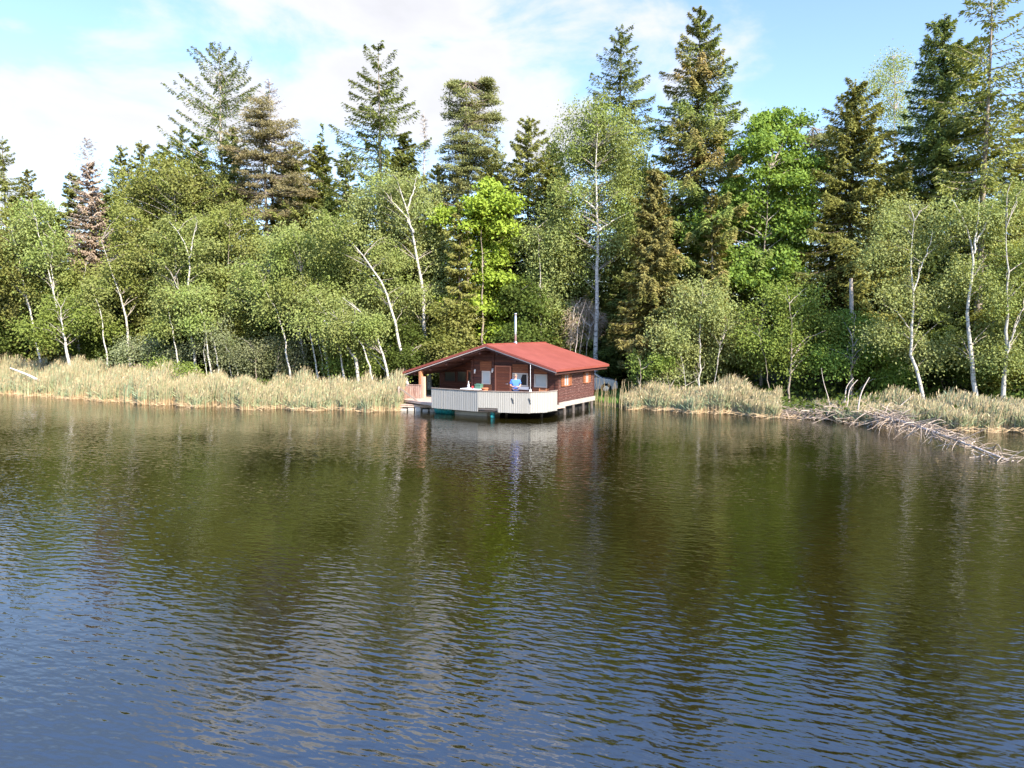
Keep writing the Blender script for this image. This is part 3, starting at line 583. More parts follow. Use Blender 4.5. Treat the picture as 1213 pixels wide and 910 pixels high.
B('birch_tree', 'white birch with a kinked stem on the right shore, left of the bare-limbed one', [[(1098, 470), (1086, 440), (1077, 400), (1082, 350), (1079, 310), (1083, 262)], [(1082, 345), (1095, 310), (1105, 272)], [(1078, 392), (1066, 372), (1046, 360)]], [(1075, 250, 34, 26), (1052, 285, 26, 26), (1098, 292, 28, 34), (1068, 345, 32, 28), (1108, 352, 30, 28), (1060, 390, 28, 20), (1098, 405, 28, 22)], 38.5, 'birch_pale', dens=.9, r0=.13, droop=.4)
B('birch_tree', 'white birch on the right shore forking into two bare white limbs at the top', [[(1157, 468), (1150, 415), (1143, 378), (1151, 332), (1156, 288), (1140, 256), (1128, 236)], [(1156, 288), (1170, 262), (1178, 232)], [(1154, 300), (1158, 262), (1160, 232)]], [(1140, 245, 34, 18), (1176, 262, 26, 30), (1128, 330, 24, 28), (1166, 392, 26, 28), (1132, 412, 24, 24), (1172, 325, 22, 26)], 37.5, 'birch_pale', dens=.75, r0=.16, droop=.35)
B('broadleaf_tree', 'leafy tree with a grey leaning stem at the right edge', [[(1185, 468), (1192, 420), (1194, 330), (1192, 270)], [(1192, 420), (1202, 390), (1212, 360)]], [(1195, 232, 36, 28), (1205, 290, 34, 40), (1188, 345, 26, 30), (1212, 395, 28, 30), (1190, 420, 20, 20), (1240, 330, 30, 60)], 36.5, 'birch', 'birchgrey', r0=.15)
B('broadleaf_tree', 'leafy tree beyond the right edge of the photo', [[(1275, 472), (1280, 400), (1278, 320)]], [(1278, 310, 40, 50), (1262, 390, 34, 34), (1300, 380, 36, 40)], 36, 'birch', 'birchgrey', r0=.13)
B('birch_tree', 'birch beyond the left edge of the photo', [[(-60, 428), (-66, 360), (-75, 290)]], [(-70, 285, 36, 36), (-50, 335, 34, 36), (-90, 350, 36, 40)], 58, 'birch_olive', r0=.13)
B('low_bush', 'low light bush at the foot of the tall pale green bush', [[(795, 458), (792, 448), (790, 440)]], [(800, 446, 26, 10), (772, 448, 16, 9)], 42.3, 'willow', 'greybrown', cat='bush', r0=.04, size=.12)

for lab, tr, D in (('slender white birch stem leaning left, close left of the upright pair', [(346, 438), (337, 398), (326, 365), (312, 338)], 48.2),
                   ('slender white birch stem between the upright and the curved birch of the pair', [(378, 438), (370, 402), (356, 362), (346, 338)], 47.6),
                   ('slender white birch stem leaning left over the reeds, right of the curved birch', [(411, 438), (400, 404), (388, 374), (374, 352)], 46.6),
                   ('slender pale birch stem close left of the forked white birch', [(214, 442), (208, 412), (203, 382), (196, 355)], 50.5),
                   ('slender pale birch stem right of the forked white birch', [(252, 442), (246, 412), (242, 380), (232, 352)], 50),
                   ('slender pale birch stem right of the close pair of thin stems on the left', [(128, 434), (124, 402), (120, 372), (110, 345)], 53.5),
                   ('slender leaning birch stem low behind the left eave of the hut', [(446, 440), (432, 412), (416, 390), (404, 378)], 45)):
    B('birch_tree', lab, [tr], [(tr[-1][0] + 2, tr[-1][1] - 4, 15, 13, .3), (tr[-2][0] - 6, tr[-2][1] - 4, 11, 9, .5)], D, 'birch', dens=.7, r0=.095, droop=.45, limbs=.6)

def snag(name, label, pts, D, r0, r1, bark):
    q = smooth_poly([P(a, c, D) for a, c in pts], 10); q[0][2] = float(ground(q[0][0], D)) - .15; o0 = q[0].copy()
    rr = np.linspace(r0, r1, 10); g = Geo(); v, f = tubes((q - o0)[None], rr[None], 9); g.add(v, f)
    g.add(v[-9:], [[0, 1, 2], [0, 2, 3], [0, 3, 4], [0, 4, 5], [0, 5, 6], [0, 6, 7], [0, 7, 8]])
    o = g.obj(name, BK[bark], None, True); o.location = o0; return tag(o, label, 'dead tree')
snag('leaning_dead_tree', 'bare pale dead trunk leaning left between the birch pair and the low leaning birch', [(426, 432), (402, 398), (384, 380)], 45.8, .11, .07, 'birchgrey')
snag('broken_tree', 'broken bare tree stub standing under the drooping olive spruce', [(1009, 430), (1009, 380), (1008, 330)], 43.5, .16, .10, 'bleached')
snag('fallen_birch', 'bare white fallen trunk lying across the reeds at far left', [(62, 462), (40, 447), (12, 436)], 51.5, .13, .05, 'birch')

# ------------------------------------------------------------------ reeds, grass, dead straw (uncountable)
rm1, t, b = newmat('reed_straw'); g_ = t.nodes.new('ShaderNodeNewGeometry')
t.links.new(mix(t, g_.outputs['Random Per Island'], (.30, .225, .115), (.45, .36, .205)), b.inputs['Base Color']); b.inputs['Roughness'].default_value = .8
rm2, t, b = newmat('reed_green'); g_ = t.nodes.new('ShaderNodeNewGeometry')
c_ = mix(t, g_.outputs['Random Per Island'], (.18, .215, .10), (.32, .335, .17)); c_ = mix(t, ramp(t, noise(t, .22, 2), .45, .6), c_, (.24, .30, .17))
t.links.new(c_, b.inputs['Base Color']); b.inputs['Roughness'].default_value = .7
rm3, t, b = newmat('reed_litter'); g_ = t.nodes.new('ShaderNodeNewGeometry')
t.links.new(mix(t, g_.outputs['Random Per Island'], (.36, .235, .115), (.54, .39, .22)), b.inputs['Base Color']); b.inputs['Roughness'].default_value = .85

def reeds(name, label, px0, px1, n, depth_fn, h_fn, fr_green=.5, gap=None, litter=.015):
    X = rng.uniform((px0 - CX) / F * (56 if px0 < 400 else 44), (px1 - CX) / F * (44 if px1 > CX else 41), n * 2)
    d = depth_fn(X) * rng.random(n * 2) ** 1.15 - .35 + .35 * np.sin(X * 1.7) + .2 * np.sin(X * 4.1 + 1); Y = shore(X) + d
    px = CX + F * X / Y
    k = (px > px0) & (px < px1)
    if gap: k &= gap(px, d)
    X, Y, d, px = X[k][:n], Y[k][:n], d[k][:n], px[k][:n]; n = len(X)
    Z = np.maximum(ground(X, Y), -.05)
    clump = .82 + .26 * np.sin(X * .9 + 2 * np.sin(Y * .7)) * np.sin(X * .37 + 1.1) + .10 * np.sin(X * 3.3 + Y)
    H = h_fn(px, d) * clump * rng.uniform(.6, 1.12, n)
    a = rng.random(n) * 6.28; lean = np.abs(rng.normal(0, .10, n)) * H + .03
    wind = np.array([.10, 0]) * 1
    s = np.array([0, .4, .75, 1.0])
    B0 = np.stack([X, Y, Z - .1], 1)
    Pn = B0[:, None] + np.stack([np.cos(a)[:, None] * lean[:, None] * s ** 2 + wind[0] * H[:, None] * s ** 2, np.sin(a)[:, None] * lean[:, None] * s ** 2, (H + .1)[:, None] * s * np.ones((n, 1))], -1)
    side = np.stack([np.cos(a + 1.3), np.sin(a + 1.3) * .6, 0 * a], 1)
    isg = rng.random(n) < fr_green
    g = Geo()
    Wn = np.where(isg[:, None], np.array([.022, .036, .026, .004]), np.array([.016, .016, .014, .010])) * rng.uniform(.7, 1.3, (n, 1))
    H = np.where(isg, H, H * .93)
    for m, kk in ((0, ~isg), (1, isg)):
        v_, f_ = ribbons(Pn[kk], Wn[kk], side[kk]); low = np.arange(len(f_)) % 3 == 0
        g.add(v_, f_, np.where(low & (rng.random(len(f_)) < .75), 2, m))
    # arching leaves of the green shoots
    q = np.where(isg)[0]; nl = len(q); f0 = rng.uniform(.3, .8, nl); aa = rng.random(nl) * 6.28; ll = rng.uniform(.25, .55, nl)
    o_ = B0[q] + np.stack([np.cos(a[q]) * lean[q] * f0 ** 2, np.sin(a[q]) * lean[q] * f0 ** 2, H[q] * f0], 1)
    g.add(*leaves(o_ + np.stack([np.cos(aa) * ll * .35, np.sin(aa) * ll * .35, ll * .3], 1), np.stack([np.cos(aa), np.sin(aa), .8 + 0 * aa], 1), ll, .04, np.stack([np.sin(aa), -np.cos(aa), .8 + 0 * aa], 1) * 0 + rng.normal(size=(nl, 3))), 1)
    # plumes of last year's stalks
    q = np.where(~isg & (rng.random(n) < .12))[0]
    if len(q): g.add(*leaves(Pn[q, -1], rng.normal(0, .3, (len(q), 3)) + [.3, 0, 1], .22, .06), 0)
    # broken straw lying along the waterline
    m = int(n * litter); xl = rng.uniform(X.min(), X.max(), m); dl = rng.uniform(-.75, .45, m) + .35 * np.sin(xl * 1.7) + .2 * np.sin(xl * 4.1 + 1) - .15; yl = shore(xl) + dl
    kk = np.ones(m, bool) if not gap else gap(CX + F * xl / yl, dl); xl, yl, dl = xl[kk], yl[kk], dl[kk]; m = len(xl)
    aa = rng.normal(0, .55, m); zl = np.maximum(ground(xl, yl), .0) + rng.uniform(.01, .22, m)
    g.add(*leaves(np.stack([xl, yl, zl], 1), np.stack([np.cos(aa), np.sin(aa) * .5, rng.normal(.1, .35, m)], 1), rng.uniform(.3, .9, m), .022, np.tile([0, -.6, .8], (m, 1))), 2)
    return tag(g.obj(name, [rm1, rm2, rm3]), label, 'reeds', None, 'stuff')
reeds('reeds', 'pale straw and grey green reeds along the left shore', -90, 476, 60000,
      lambda X: np.interp(X, [-40, -20, -6], [6.0, 4.2, 3.2]), lambda px, d: np.interp(px, [0, 120, 300, 470], [2.0, 1.95, 1.75, 1.6]) * np.interp(d, [-.4, .3, 2], [.62, .85, 1.0]), .35)
reeds('reeds', 'straw-coloured reeds on the shore right of the hut', 738, 925, 17000,
      lambda X: 2.6 + 0 * X, lambda px, d: np.interp(px, [738, 765, 800, 880, 925], [.7, 1.2, 1.75, 1.7, 1.2]) * np.interp(d, [-.4, .3, 2], [.7, .85, 1.0]), .3)
reeds('reeds', 'grey green reeds along the shore at the right', 925, 1330, 26000,
      lambda X: 2.9 + 0 * X, lambda px, d: np.interp(px, [925, 1000, 1080, 1330], [.7, 1.15, 1.5, 1.55]) * np.interp(d, [-.4, .3, 2], [.72, .9, 1.0]), .32)
# single thin stalks standing in the water at the hut's right corner
n = 60; px = rng.uniform(704, 752, n); yy = shore((px - CX) / F * 42) + rng.uniform(-1.6, .5, n); xx = (px - CX) / F * yy
s = np.array([0, .5, 1.0]); H = rng.uniform(.6, 1.8, n); a = rng.normal(0, .1, n)
g = Geo(); g.add(*tubes(np.stack([xx[:, None] + H[:, None] * a[:, None] * s ** 2, yy[:, None] + 0 * s + rng.normal(0, .05, (n, 1)) * s, -.3 + (H[:, None] + .3) * s], -1), rng.uniform(.010, .02, (n, 1)) * np.linspace(1, .5, 3), 4))
tag(g.obj('reeds', [rm1]), 'sparse thin stalks standing in the water at the right corner of the hut', 'reeds', None, 'stuff')

gmt, t, b = newmat('grass'); g_ = t.nodes.new('ShaderNodeNewGeometry')
t.links.new(mix(t, g_.outputs['Random Per Island'], (.09, .19, .025), (.17, .30, .05)), b.inputs['Base Color']); b.inputs['Roughness'].default_value = .7
n = 14000; yy = rng.uniform(40.5, 58, n); px = rng.uniform(690, 770, n); xx = (px - CX) / F * yy; zz = ground(xx, yy); k = zz > .1
xx, yy, zz = xx[k], yy[k], zz[k]; n = len(xx)
g = Geo(); g.add(*leaves(np.stack([xx, yy, zz + .1], 1), rng.normal(0, .35, (n, 3)) + [0, 0, 1], rng.uniform(.18, .42, n), .035)); tag(g.obj('grass', [gmt]), 'bright green grass on the bank behind the hut', 'grass', None, 'stuff')
# ground-layer growth along the edge of the wood
n = 26000; px = rng.uniform(-120, 1340, n); X0 = (px - CX) / F * 46; yy = shore(X0) + rng.uniform(2.5, 14, n); xx = X0 * yy / 46; zz = ground(xx, yy)
k = ~((px > 480) & (px < 745) & (yy < 54)); xx, yy, zz = xx[k], yy[k], zz[k]; n = len(xx)
hh = rng.random(n) ** 1.6 * (.7 + .5 * np.sin(xx * .8) * np.sin(yy * .9))
g = Geo(); g.add(*leaves(np.stack([xx, yy, zz + np.abs(hh)], 1), rng.normal(0, .8, (n, 3)) + [0, 0, .6], rng.uniform(.15, .34, n), rng.uniform(.08, .2, n)))
tag(g.obj('undergrowth', [LM['dark']]), 'low leafy ground cover under the trees', 'undergrowth', None, 'stuff')

# ------------------------------------------------------------------ the hut on piles
A = R(31.0)
O2 = P(661, 480, 39.0)[:2]
HO = (float(O2[0]), 39.0, 0.0)
def loc(wx, wy):
    dx, dy = wx - HO[0], wy - HO[1]
    return (dx * math.cos(A) - dy * math.sin(A), dx * math.sin(A) + dy * math.cos(A))
hut = thing('lake_hut', 'dark red-brown log hut with red roof standing on piles over the water', 'hut', HO, -A)

def woodmat(name, c1, c2, wear, board=.14, axis='Z', wear_amt=(.52, .68), rough=.75):
    m, t, b = newmat(name)
    co = t.nodes.new('ShaderNodeTexCoord'); sep = t.nodes.new('ShaderNodeSeparateXYZ'); t.links.new(co.outputs['Object'], sep.inputs[0])
    if axis == 'H':    # boards counted along both horizontal directions
        v = math_node('ADD', sep.outputs['X'], math_node('MULTIPLY', sep.outputs['Y'], .77, t), t)
    else: v = sep.outputs[axis]
    v = math_node('DIVIDE', v, board, t); fl = math_node('FLOOR', v, None, t); fr = math_node('FRACT', v, None, t)
    wn = t.nodes.new('ShaderNodeTexWhiteNoise'); wn.noise_dimensions = '1D'; t.links.new(fl, wn.inputs['W'])
    gr = noise(t, 3.0, 4, .6, (1.2, 1.2, 12) if axis == 'Z' else (9, 9, 1.0))
    col = mix(t, wn.outputs['Value'], c1, c2)
    col = mix(t, ramp(t, gr, wear_amt[0], wear_amt[1]), col, wear)
    edge = math_node('GREATER_THAN', math_node('ABSOLUTE', math_node('SUBTRACT', fr, .5, t), None, t), .455, t)
    col = mix(t, math_node('MULTIPLY', edge, .75, t), col, tuple(x * .25 for x in c1))
    t.links.new(col, b.inputs['Base Color']); b.inputs['Roughness'].default_value = rough
    prof = math_node('MULTIPLY', math_node('SUBTRACT', fr, .5, t), math_node('SUBTRACT', fr, .5, t), t)
    bump(t, b, math_node('SUBTRACT', math_node('MULTIPLY', gr, .12, t), prof, t), .8, .05)
    return m
def plain(name, c, rough=.6, metal=0, var=.25, scale=3):
    m, t, b = newmat(name); n = noise(t, scale, 4)
    t.links.new(mix(t, n, tuple(x * (1 - var) for x in c), tuple(min(1, x * (1 + var)) for x in c)), b.inputs['Base Color'])
    b.inputs['Roughness'].default_value = rough; b.inputs['Metallic'].default_value = metal; return m
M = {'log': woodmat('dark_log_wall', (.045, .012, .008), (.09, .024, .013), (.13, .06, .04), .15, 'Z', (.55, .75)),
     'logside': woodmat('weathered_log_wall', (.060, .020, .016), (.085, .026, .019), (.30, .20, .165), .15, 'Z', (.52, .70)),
     'panel': woodmat('red_wood_panel', (.17, .050, .018), (.26, .082, .028), (.34, .15, .07), .12, 'Z', (.5, .8)),
     'door': woodmat('door_boards', (.16, .042, .018), (.24, .065, .024), (.36, .17, .09), .17, 'Z', (.56, .72)),
     'rail': woodmat('white_washed_boards', (.305, .288, .257), (.34, .322, .29), (.262, .245, .215), .12, 'H', (.60, .80)),
     'railcap': plain('weathered_rail_cap', (.24, .18, .145), .85, 0, .5, 5),
     'whitebeam': plain('white_painted_beam', (.36, .32, .28), .7, 0, .25, 2),
     'frame': plain('weathered_window_frame', (.52, .45, .39), .7), 'redframe': plain('red_wood_frame', (.42, .15, .08), .7),
     'fascia': plain('grey_fascia', (.45, .38, .35), .6), 'soffit': plain('dark_soffit', (.055, .018, .012), .8),
     'pale': plain('pale_weathered_planks', (.46, .33, .26), .85, 0, .35, 4), 'redplank': woodmat('faded_red_planks', (.22, .12, .09), (.32, .20, .155), (.42, .34, .28), .13, 'H', (.5, .68)),
     'post': plain('orange_brown_post', (.40, .17, .08), .75, 0, .25, 3), 'postlit': plain('sunlit_post_face', (.58, .36, .25), .75, 0, .2, 3),
     'pile': plain('wet_pile', (.07, .055, .045), .8, 0, .4, 4), 'concrete': plain('concrete', (.42, .38, .33), .9, 0, .3, 3),
     'teal': plain('teal_plastic', (.015, .20, .20), .45, 0, .2), 'steel': plain('steel_pipe', (.62, .63, .64), .35, .85, .08),
     'white': plain('white_paint', (.75, .74, .72), .55, 0, .06), 'black': plain('painted_shade', (.012, .01, .009), .8),
     'dark': plain('dark_metal', (.05, .055, .06), .5, .3)}
rf, t, b = newmat('red_metal_roof')
co = t.nodes.new('ShaderNodeTexCoord'); sep = t.nodes.new('ShaderNodeSeparateXYZ'); t.links.new(co.outputs['Object'], sep.inputs[0])
rib = math_node('ABSOLUTE', math_node('SUBTRACT', math_node('FRACT', math_node('DIVIDE', sep.outputs['Y'], .22, t), None, t), .5, t), None, t)
rn = noise(t, 1.1, 4, .6); fn = noise(t, 9, 3)
cr = mix(t, ramp(t, rn, .35, .7), (.20, .042, .026), (.255, .060, .040)); cr = mix(t, ramp(t, fn, .6, .8), cr, (.16, .032, .024))
t.links.new(cr, b.inputs['Base Color']); b.inputs['Roughness'].default_value = .75
bump(t, b, rib, .7, .03)
gl, t, b = newmat('window_glass'); b.inputs['Base Color'].default_value = (.04, .045, .045, 1); b.inputs['Roughness'].default_value = .06
cur = plain('net_curtain', (.40, .42, .41), .35, 0, .25, 2)

class BM:
    def __init__(s): s.b = bmesh.new()
    def box(s, x0, x1, y0, y1, z0, z1, bev=0.0, mi=0):
        r = bmesh.ops.create_cube(s.b, size=1, matrix=Matrix.Translation(((x0 + x1) / 2, (y0 + y1) / 2, (z0 + z1) / 2)) @ Matrix.Diagonal((abs(x1 - x0), abs(y1 - y0), abs(z1 - z0), 1)))
        for f in {f for v in r['verts'] for f in v.link_faces}: f.material_index = mi
        if bev: bmesh.ops.bevel(s.b, geom=list({e for v in r['verts'] for e in v.link_edges}), offset=bev, segments=1, affect='EDGES')
        return s
    def prism(s, pts, ax, d0, d1, mi=0):
        """polygon in the plane across axis ax ('x','y','z'), swept from d0 to d1"""
        def v3(p, d): return {'x': (d, p[0], p[1]), 'y': (p[0], d, p[1]), 'z': (p[0], p[1], d)}[ax]
        a = [s.b.verts.new(v3(p, d0)) for p in pts]; c = [s.b.verts.new(v3(p, d1)) for p in pts]; n = len(pts)
        fs = [s.b.faces.new(a), s.b.faces.new(list(reversed(c)))] + [s.b.faces.new((a[i], c[i], c[(i + 1) % n], a[(i + 1) % n])) for i in range(n)]
        for f in fs: f.material_index = mi
        bmesh.ops.recalc_face_normals(s.b, faces=fs); return s
    def bar(s, p, q, w, h=None, mi=0):
        p, q = Vector(p), Vector(q); d = q - p; h = h or w
        rot = d.to_track_quat('Z', 'Y').to_matrix().to_4x4()
        r = bmesh.ops.create_cube(s.b, size=1, matrix=Matrix.Translation((p + q) / 2) @ rot @ Matrix.Diagonal((w, h, d.length, 1)))
        for f in {f for v in r['verts'] for f in v.link_faces}: f.material_index = mi
        return s
    def cyl(s, p, q, r0, r1=None, seg=12, mi=0):
        p, q = Vector(p), Vector(q); d = q - p
        r = bmesh.ops.create_cone(s.b, cap_ends=True, segments=seg, radius1=r0, radius2=r0 if r1 is None else r1, depth=d.length, matrix=Matrix.Translation((p + q) / 2) @ d.to_track_quat('Z', 'Y').to_matrix().to_4x4())
        for f in {f for v in r['verts'] for f in v.link_faces}: f.material_index = mi; f.smooth = len(f.verts) == 4
        return s
    def ball(s, c, r, sc=(1, 1, 1), mi=0):
        q = bmesh.ops.create_icosphere(s.b, subdivisions=2, radius=r, matrix=Matrix.Translation(c) @ Matrix.Diagonal((*sc, 1)))
        for f in {f for v in q['verts'] for f in v.link_faces}: f.material_index = mi; f.smooth = True
        return s
    def obj(s, name, mats, parent=None):
        me = bpy.data.meshes.new(name); s.b.to_mesh(me); s.b.free()
        for m in (mats if isinstance(mats, (list, tuple)) else [mats]): me.materials.append(m)
        o = bpy.data.objects.new(name, me); C.objects.link(o)
        if parent is not None: o.parent = parent
        return o

# local frame of the hut: x to the right along the front, y back into the wood, front wall at y = 0
RX, RZ, EX, EZ, LX, LZ = -4.0, 3.91, .5, 2.60, -10.0, 2.17      # ridge, right eave, left eave
sr, sl = (RZ - EZ) / (EX - RX), (RZ - LZ) / (RX - LX)
def roof_z(x): return RZ - (x - RX) * sr if x > RX else RZ - (RX - x) * sl
Y0, Y1, TH = -1.2, 5.87, .13
FL = .60                                                          # deck level
roof = BM().prism([(LX, LZ), (RX, RZ), (EX, EZ), (EX, EZ - TH), (RX, RZ - TH), (LX, LZ - TH)], 'y', Y0, Y1).obj('roof', rf, hut)
q = BM()                                                          # grey drip edge under the front verge
q.prism([(LX + .1, LZ - TH - .035), (RX, RZ - TH - .004), (EX - .03, EZ - TH - .004), (EX - .03, EZ - TH - .055), (RX, RZ - TH - .055), (LX + .1, LZ - TH - .075)], 'y', Y0 + .02, Y0 + .07); q.obj('verge_board', M['fascia'], roof)
q = BM(); q.prism([(LX + .25, LZ - TH + .02), (RX, RZ - TH - .06), (EX - .1, EZ - TH - .06), (EX - .1, EZ - TH - .16), (RX, RZ - TH - .16), (LX + .25, LZ - TH - .10)], 'y', Y0 + .08, Y1 - .1); q.obj('soffit', M['soffit'], roof)
q = BM()
for x in np.linspace(-9.2, .2, 9): q.box(x - .06, x + .06, Y0 + .16, .6, roof_z(x) - TH - .30, roof_z(x) - TH - .165)
q.obj('rafter', M['soffit'], roof)
q = BM().box(RX - .12, RX + .12, Y0 + .01, Y1 - .01, RZ - .03, RZ + .022); q.obj('ridge_cap', rf, roof)
ch = BM(); ch.cyl((-3.97, 2.1, 3.6), (-3.97, 2.1, 5.62), .07, seg=14); ch.cyl((-3.97, 2.1, 5.622), (-3.97, 2.1, 5.70), .10, .08, 14); ch.cyl((-3.97, 2.1, 3.86), (-3.97, 2.1, 3.99), .13, .10, 14); ch.obj('chimney', M['steel'], roof)

def gable(x0, x1, y0, y1, m, name='wall', z0=FL - .1):
    xs_ = [x0] + ([RX] if x0 < RX < x1 else []) + [x1]
    return BM().prism([(x0, z0)] + [(x, roof_z(x) - TH - .165) for x in xs_] + [(x1, z0)], 'y', y0, y1).obj(name, m, hut)
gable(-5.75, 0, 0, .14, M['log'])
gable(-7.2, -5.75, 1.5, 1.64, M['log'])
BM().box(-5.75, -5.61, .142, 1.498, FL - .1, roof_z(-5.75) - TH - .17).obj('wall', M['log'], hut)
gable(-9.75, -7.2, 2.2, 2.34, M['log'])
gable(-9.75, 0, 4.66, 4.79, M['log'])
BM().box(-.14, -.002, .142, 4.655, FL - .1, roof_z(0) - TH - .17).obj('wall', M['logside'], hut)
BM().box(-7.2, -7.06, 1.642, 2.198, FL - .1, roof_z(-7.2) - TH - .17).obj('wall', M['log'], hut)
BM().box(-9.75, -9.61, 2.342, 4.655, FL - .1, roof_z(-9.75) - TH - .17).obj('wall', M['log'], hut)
# corner boards and log ends
for x in (-.06, -4.2, -5.67): BM().box(x - .08, x + .08, -.05, -.002, FL, roof_z(x) - TH - .17).obj('corner_post', M['log'], hut)

def window_front(x0, x1, z0, z1, y, fm='frame', pane=cur, half=None, bar=False):
    w = .07; q = BM()
    q.box(x0 - w, x1 + w, y - .05, y - .002, z1, z1 + w); q.box(x0 - w, x1 + w, y - .07, y - .002, z0 - w, z0)
    q.box(x0 - w, x0, y - .05, y - .002, z0, z1); q.box(x1, x1 + w, y - .05, y - .002, z0, z1)
    if bar: q.box((x0 + x1) / 2 - .025, (x0 + x1) / 2 + .025, y - .045, y - .012, z0, z1)
    f = q.obj('window', M[fm], hut)
    BM().box(x0, x1, y - .012, y - .003, z0, z1).obj('pane', pane, f)
    if half: BM().prism([(half, z0), (x1 - .03, z0), (x1 - .03, z1), (half + .13, z1), (half + .02, z0 + .35)], 'y', y - .016, y - .0125).obj('gap_shade', M['black'], f)  # black sheet stands for the darkness of the room beside the curtain
    return f
window_front(-1.41, -.74, 1.58, 2.17, 0)
window_front(-2.83, -1.96, 1.60, 2.20, 0, half=-2.38)
window_front(-4.92, -4.46, 1.62, 2.25, 0)
window_front(-7.0, -6.15, 1.5, 2.15, 1.5, 'redframe', gl)
window_front(-9.3, -8.5, 1.45, 2.0, 2.2, 'soffit', gl); window_front(-8.3, -7.45, 1.45, 2.05, 2.2, 'soffit', gl)
for x0, x1, z0, z1 in ((-1.5, -.66, 2.26, roof_z(-.66) - .33), (-2.9, -1.88, 2.29, 2.78), (-5.12, -4.32, 2.34, 2.9)):
    BM().box(x0, x1, -.045, -.004, z0, z1, .01).obj('hatch_panel', M['panel'], hut)
for x0, x1, z0, z1 in ((-1.62, -.6, FL + .02, 1.49), (-5.2, -4.3, FL + .02, 1.53), (-2.95, -1.85, 1.33, 1.51)):
    BM().box(x0, x1, -.03, -.004, z0, z1, .008).obj('wall_panel', M['panel'] if x0 != -2.95 else M['white'], hut)
dq = BM().box(-3.98, -3.08, -.05, -.004, FL + .02, 2.58, .01).obj('door', M['door'], hut)
q = BM(); q.box(-4.08, -3.985, -.07, -.004, FL, 2.66); q.box(-3.075, -2.98, -.07, -.004, FL, 2.66); q.box(-3.985, -3.075, -.07, -.004, 2.585, 2.66); q.obj('door_frame', M['redframe'], dq)
BM().cyl((-3.2, -.05, 1.62), (-3.2, -.1, 1.62), .03, seg=8).cyl((-3.2, -.095, 1.62), (-3.32, -.095, 1.62), .012, seg=6).obj('handle', M['steel'], dq)
for x, z in ((-5.45, 2.28), (-4.22, 2.36)):
    BM().box(x - .04, x + .04, -.09, -.052, z - .05, z + .12).cyl((x, -.12, z - .12), (x, -.12, z + .10), .045, .03, 10).obj('wall_lamp', M['white'], hut)

def window_side(y0, y1, z0, z1):
    w = .06; q = BM()
    q.box(.002, .05, y0 - w, y1 + w, z1, z1 + w); q.box(.002, .07, y0 - w, y1 + w, z0 - w, z0); q.box(.002, .05, y0 - w, y0, z0, z1); q.box(.002, .05, y1, y1 + w, z0, z1)
    q.box(.008, .04, (y0 + y1) / 2 - .02, (y0 + y1) / 2 + .02, z0, z1)
    f = q.obj('window', M['redframe'], hut); BM().box(.003, .012, y0, y1, z0, z1).obj('pane', cur, f); return f
window_side(.72, 1.22, 1.62, 2.18)
for y0, y1 in ((.34, .64), (1.30, 1.62)): BM().box(.004, .05, y0, y1, 1.56, 2.24, .008).obj('shutter', M['panel'], hut)
window_side(3.5, 3.86, 1.62, 2.16)
for y0, y1 in ((3.18, 3.42), (3.94, 4.18)): BM().box(.004, .05, y0, y1, 1.58, 2.2, .008).obj('shutter', M['panel'], hut)
BM().box(.005, .06, .05, 4.8, FL - .16, FL + .10).obj('base_beam', M['whitebeam'], hut)

# deck with its bowed balustrade
bal = [loc(*p) for p in ((-4.5, 39.6), (-1.81, 37.7), (-.75, 37.38), (.94, 36.92), (1.86, 37.25), (2.42, 38.0))]
inset = [loc(*p) for p in ((-4.45, 39.7), (-1.80, 37.78), (-.75, 37.46), (.94, 37.0), (1.80, 37.32), (2.34, 38.05))]
BM().prism([(-9.9, -.02), (-9.9, -1.9)] + inset + [(.45, -.02)], 'z', FL - .14, FL).obj('deck', M['pale'], hut)
BM().box(-9.75, -.142, .145, 4.65, FL - .2, FL - .02).obj('floor', M['pale'], hut)
zt = 1.46
def fence_boards(a, c, z0, z1, q, wid=.125, th=.025, gap=.006):
    a, c = Vector((*a, 0)), Vector((*c, 0)); d = (c - a); n = max(1, int(d.length / wid)); st = d / n; ang = math.atan2(d.y, d.x)
    for i in range(n):
        m = a + st * (i + .5); jit = random.uniform(-.006, .006)
        mat = Matrix.Translation((m.x, m.y, (z0 + z1) / 2 + jit)) @ Matrix.Rotation(ang, 4, 'Z') @ Matrix.Translation((0, random.uniform(-.004, .004), 0)) @ Matrix.Diagonal((st.length - gap, th, z1 - z0, 1))
        bmesh.ops.create_cube(q.b, size=1, matrix=mat)
q = BM()
zbs = [.36, .58, .36, .38, .40]
for i in range(5): fence_boards(bal[i], bal[i + 1], zbs[i], zt, q)
bl = q.obj('balustrade', M['rail'], hut)
q = BM()
for i in range(5):
    q.bar((*bal[i], zt + .02), (*bal[i + 1], zt + .02), .10, .035)
    q.bar((*inset[i], zt - .1), (*inset[i + 1], zt - .1), .07, .05)
q.obj('rail_cap', M['railcap'], bl)
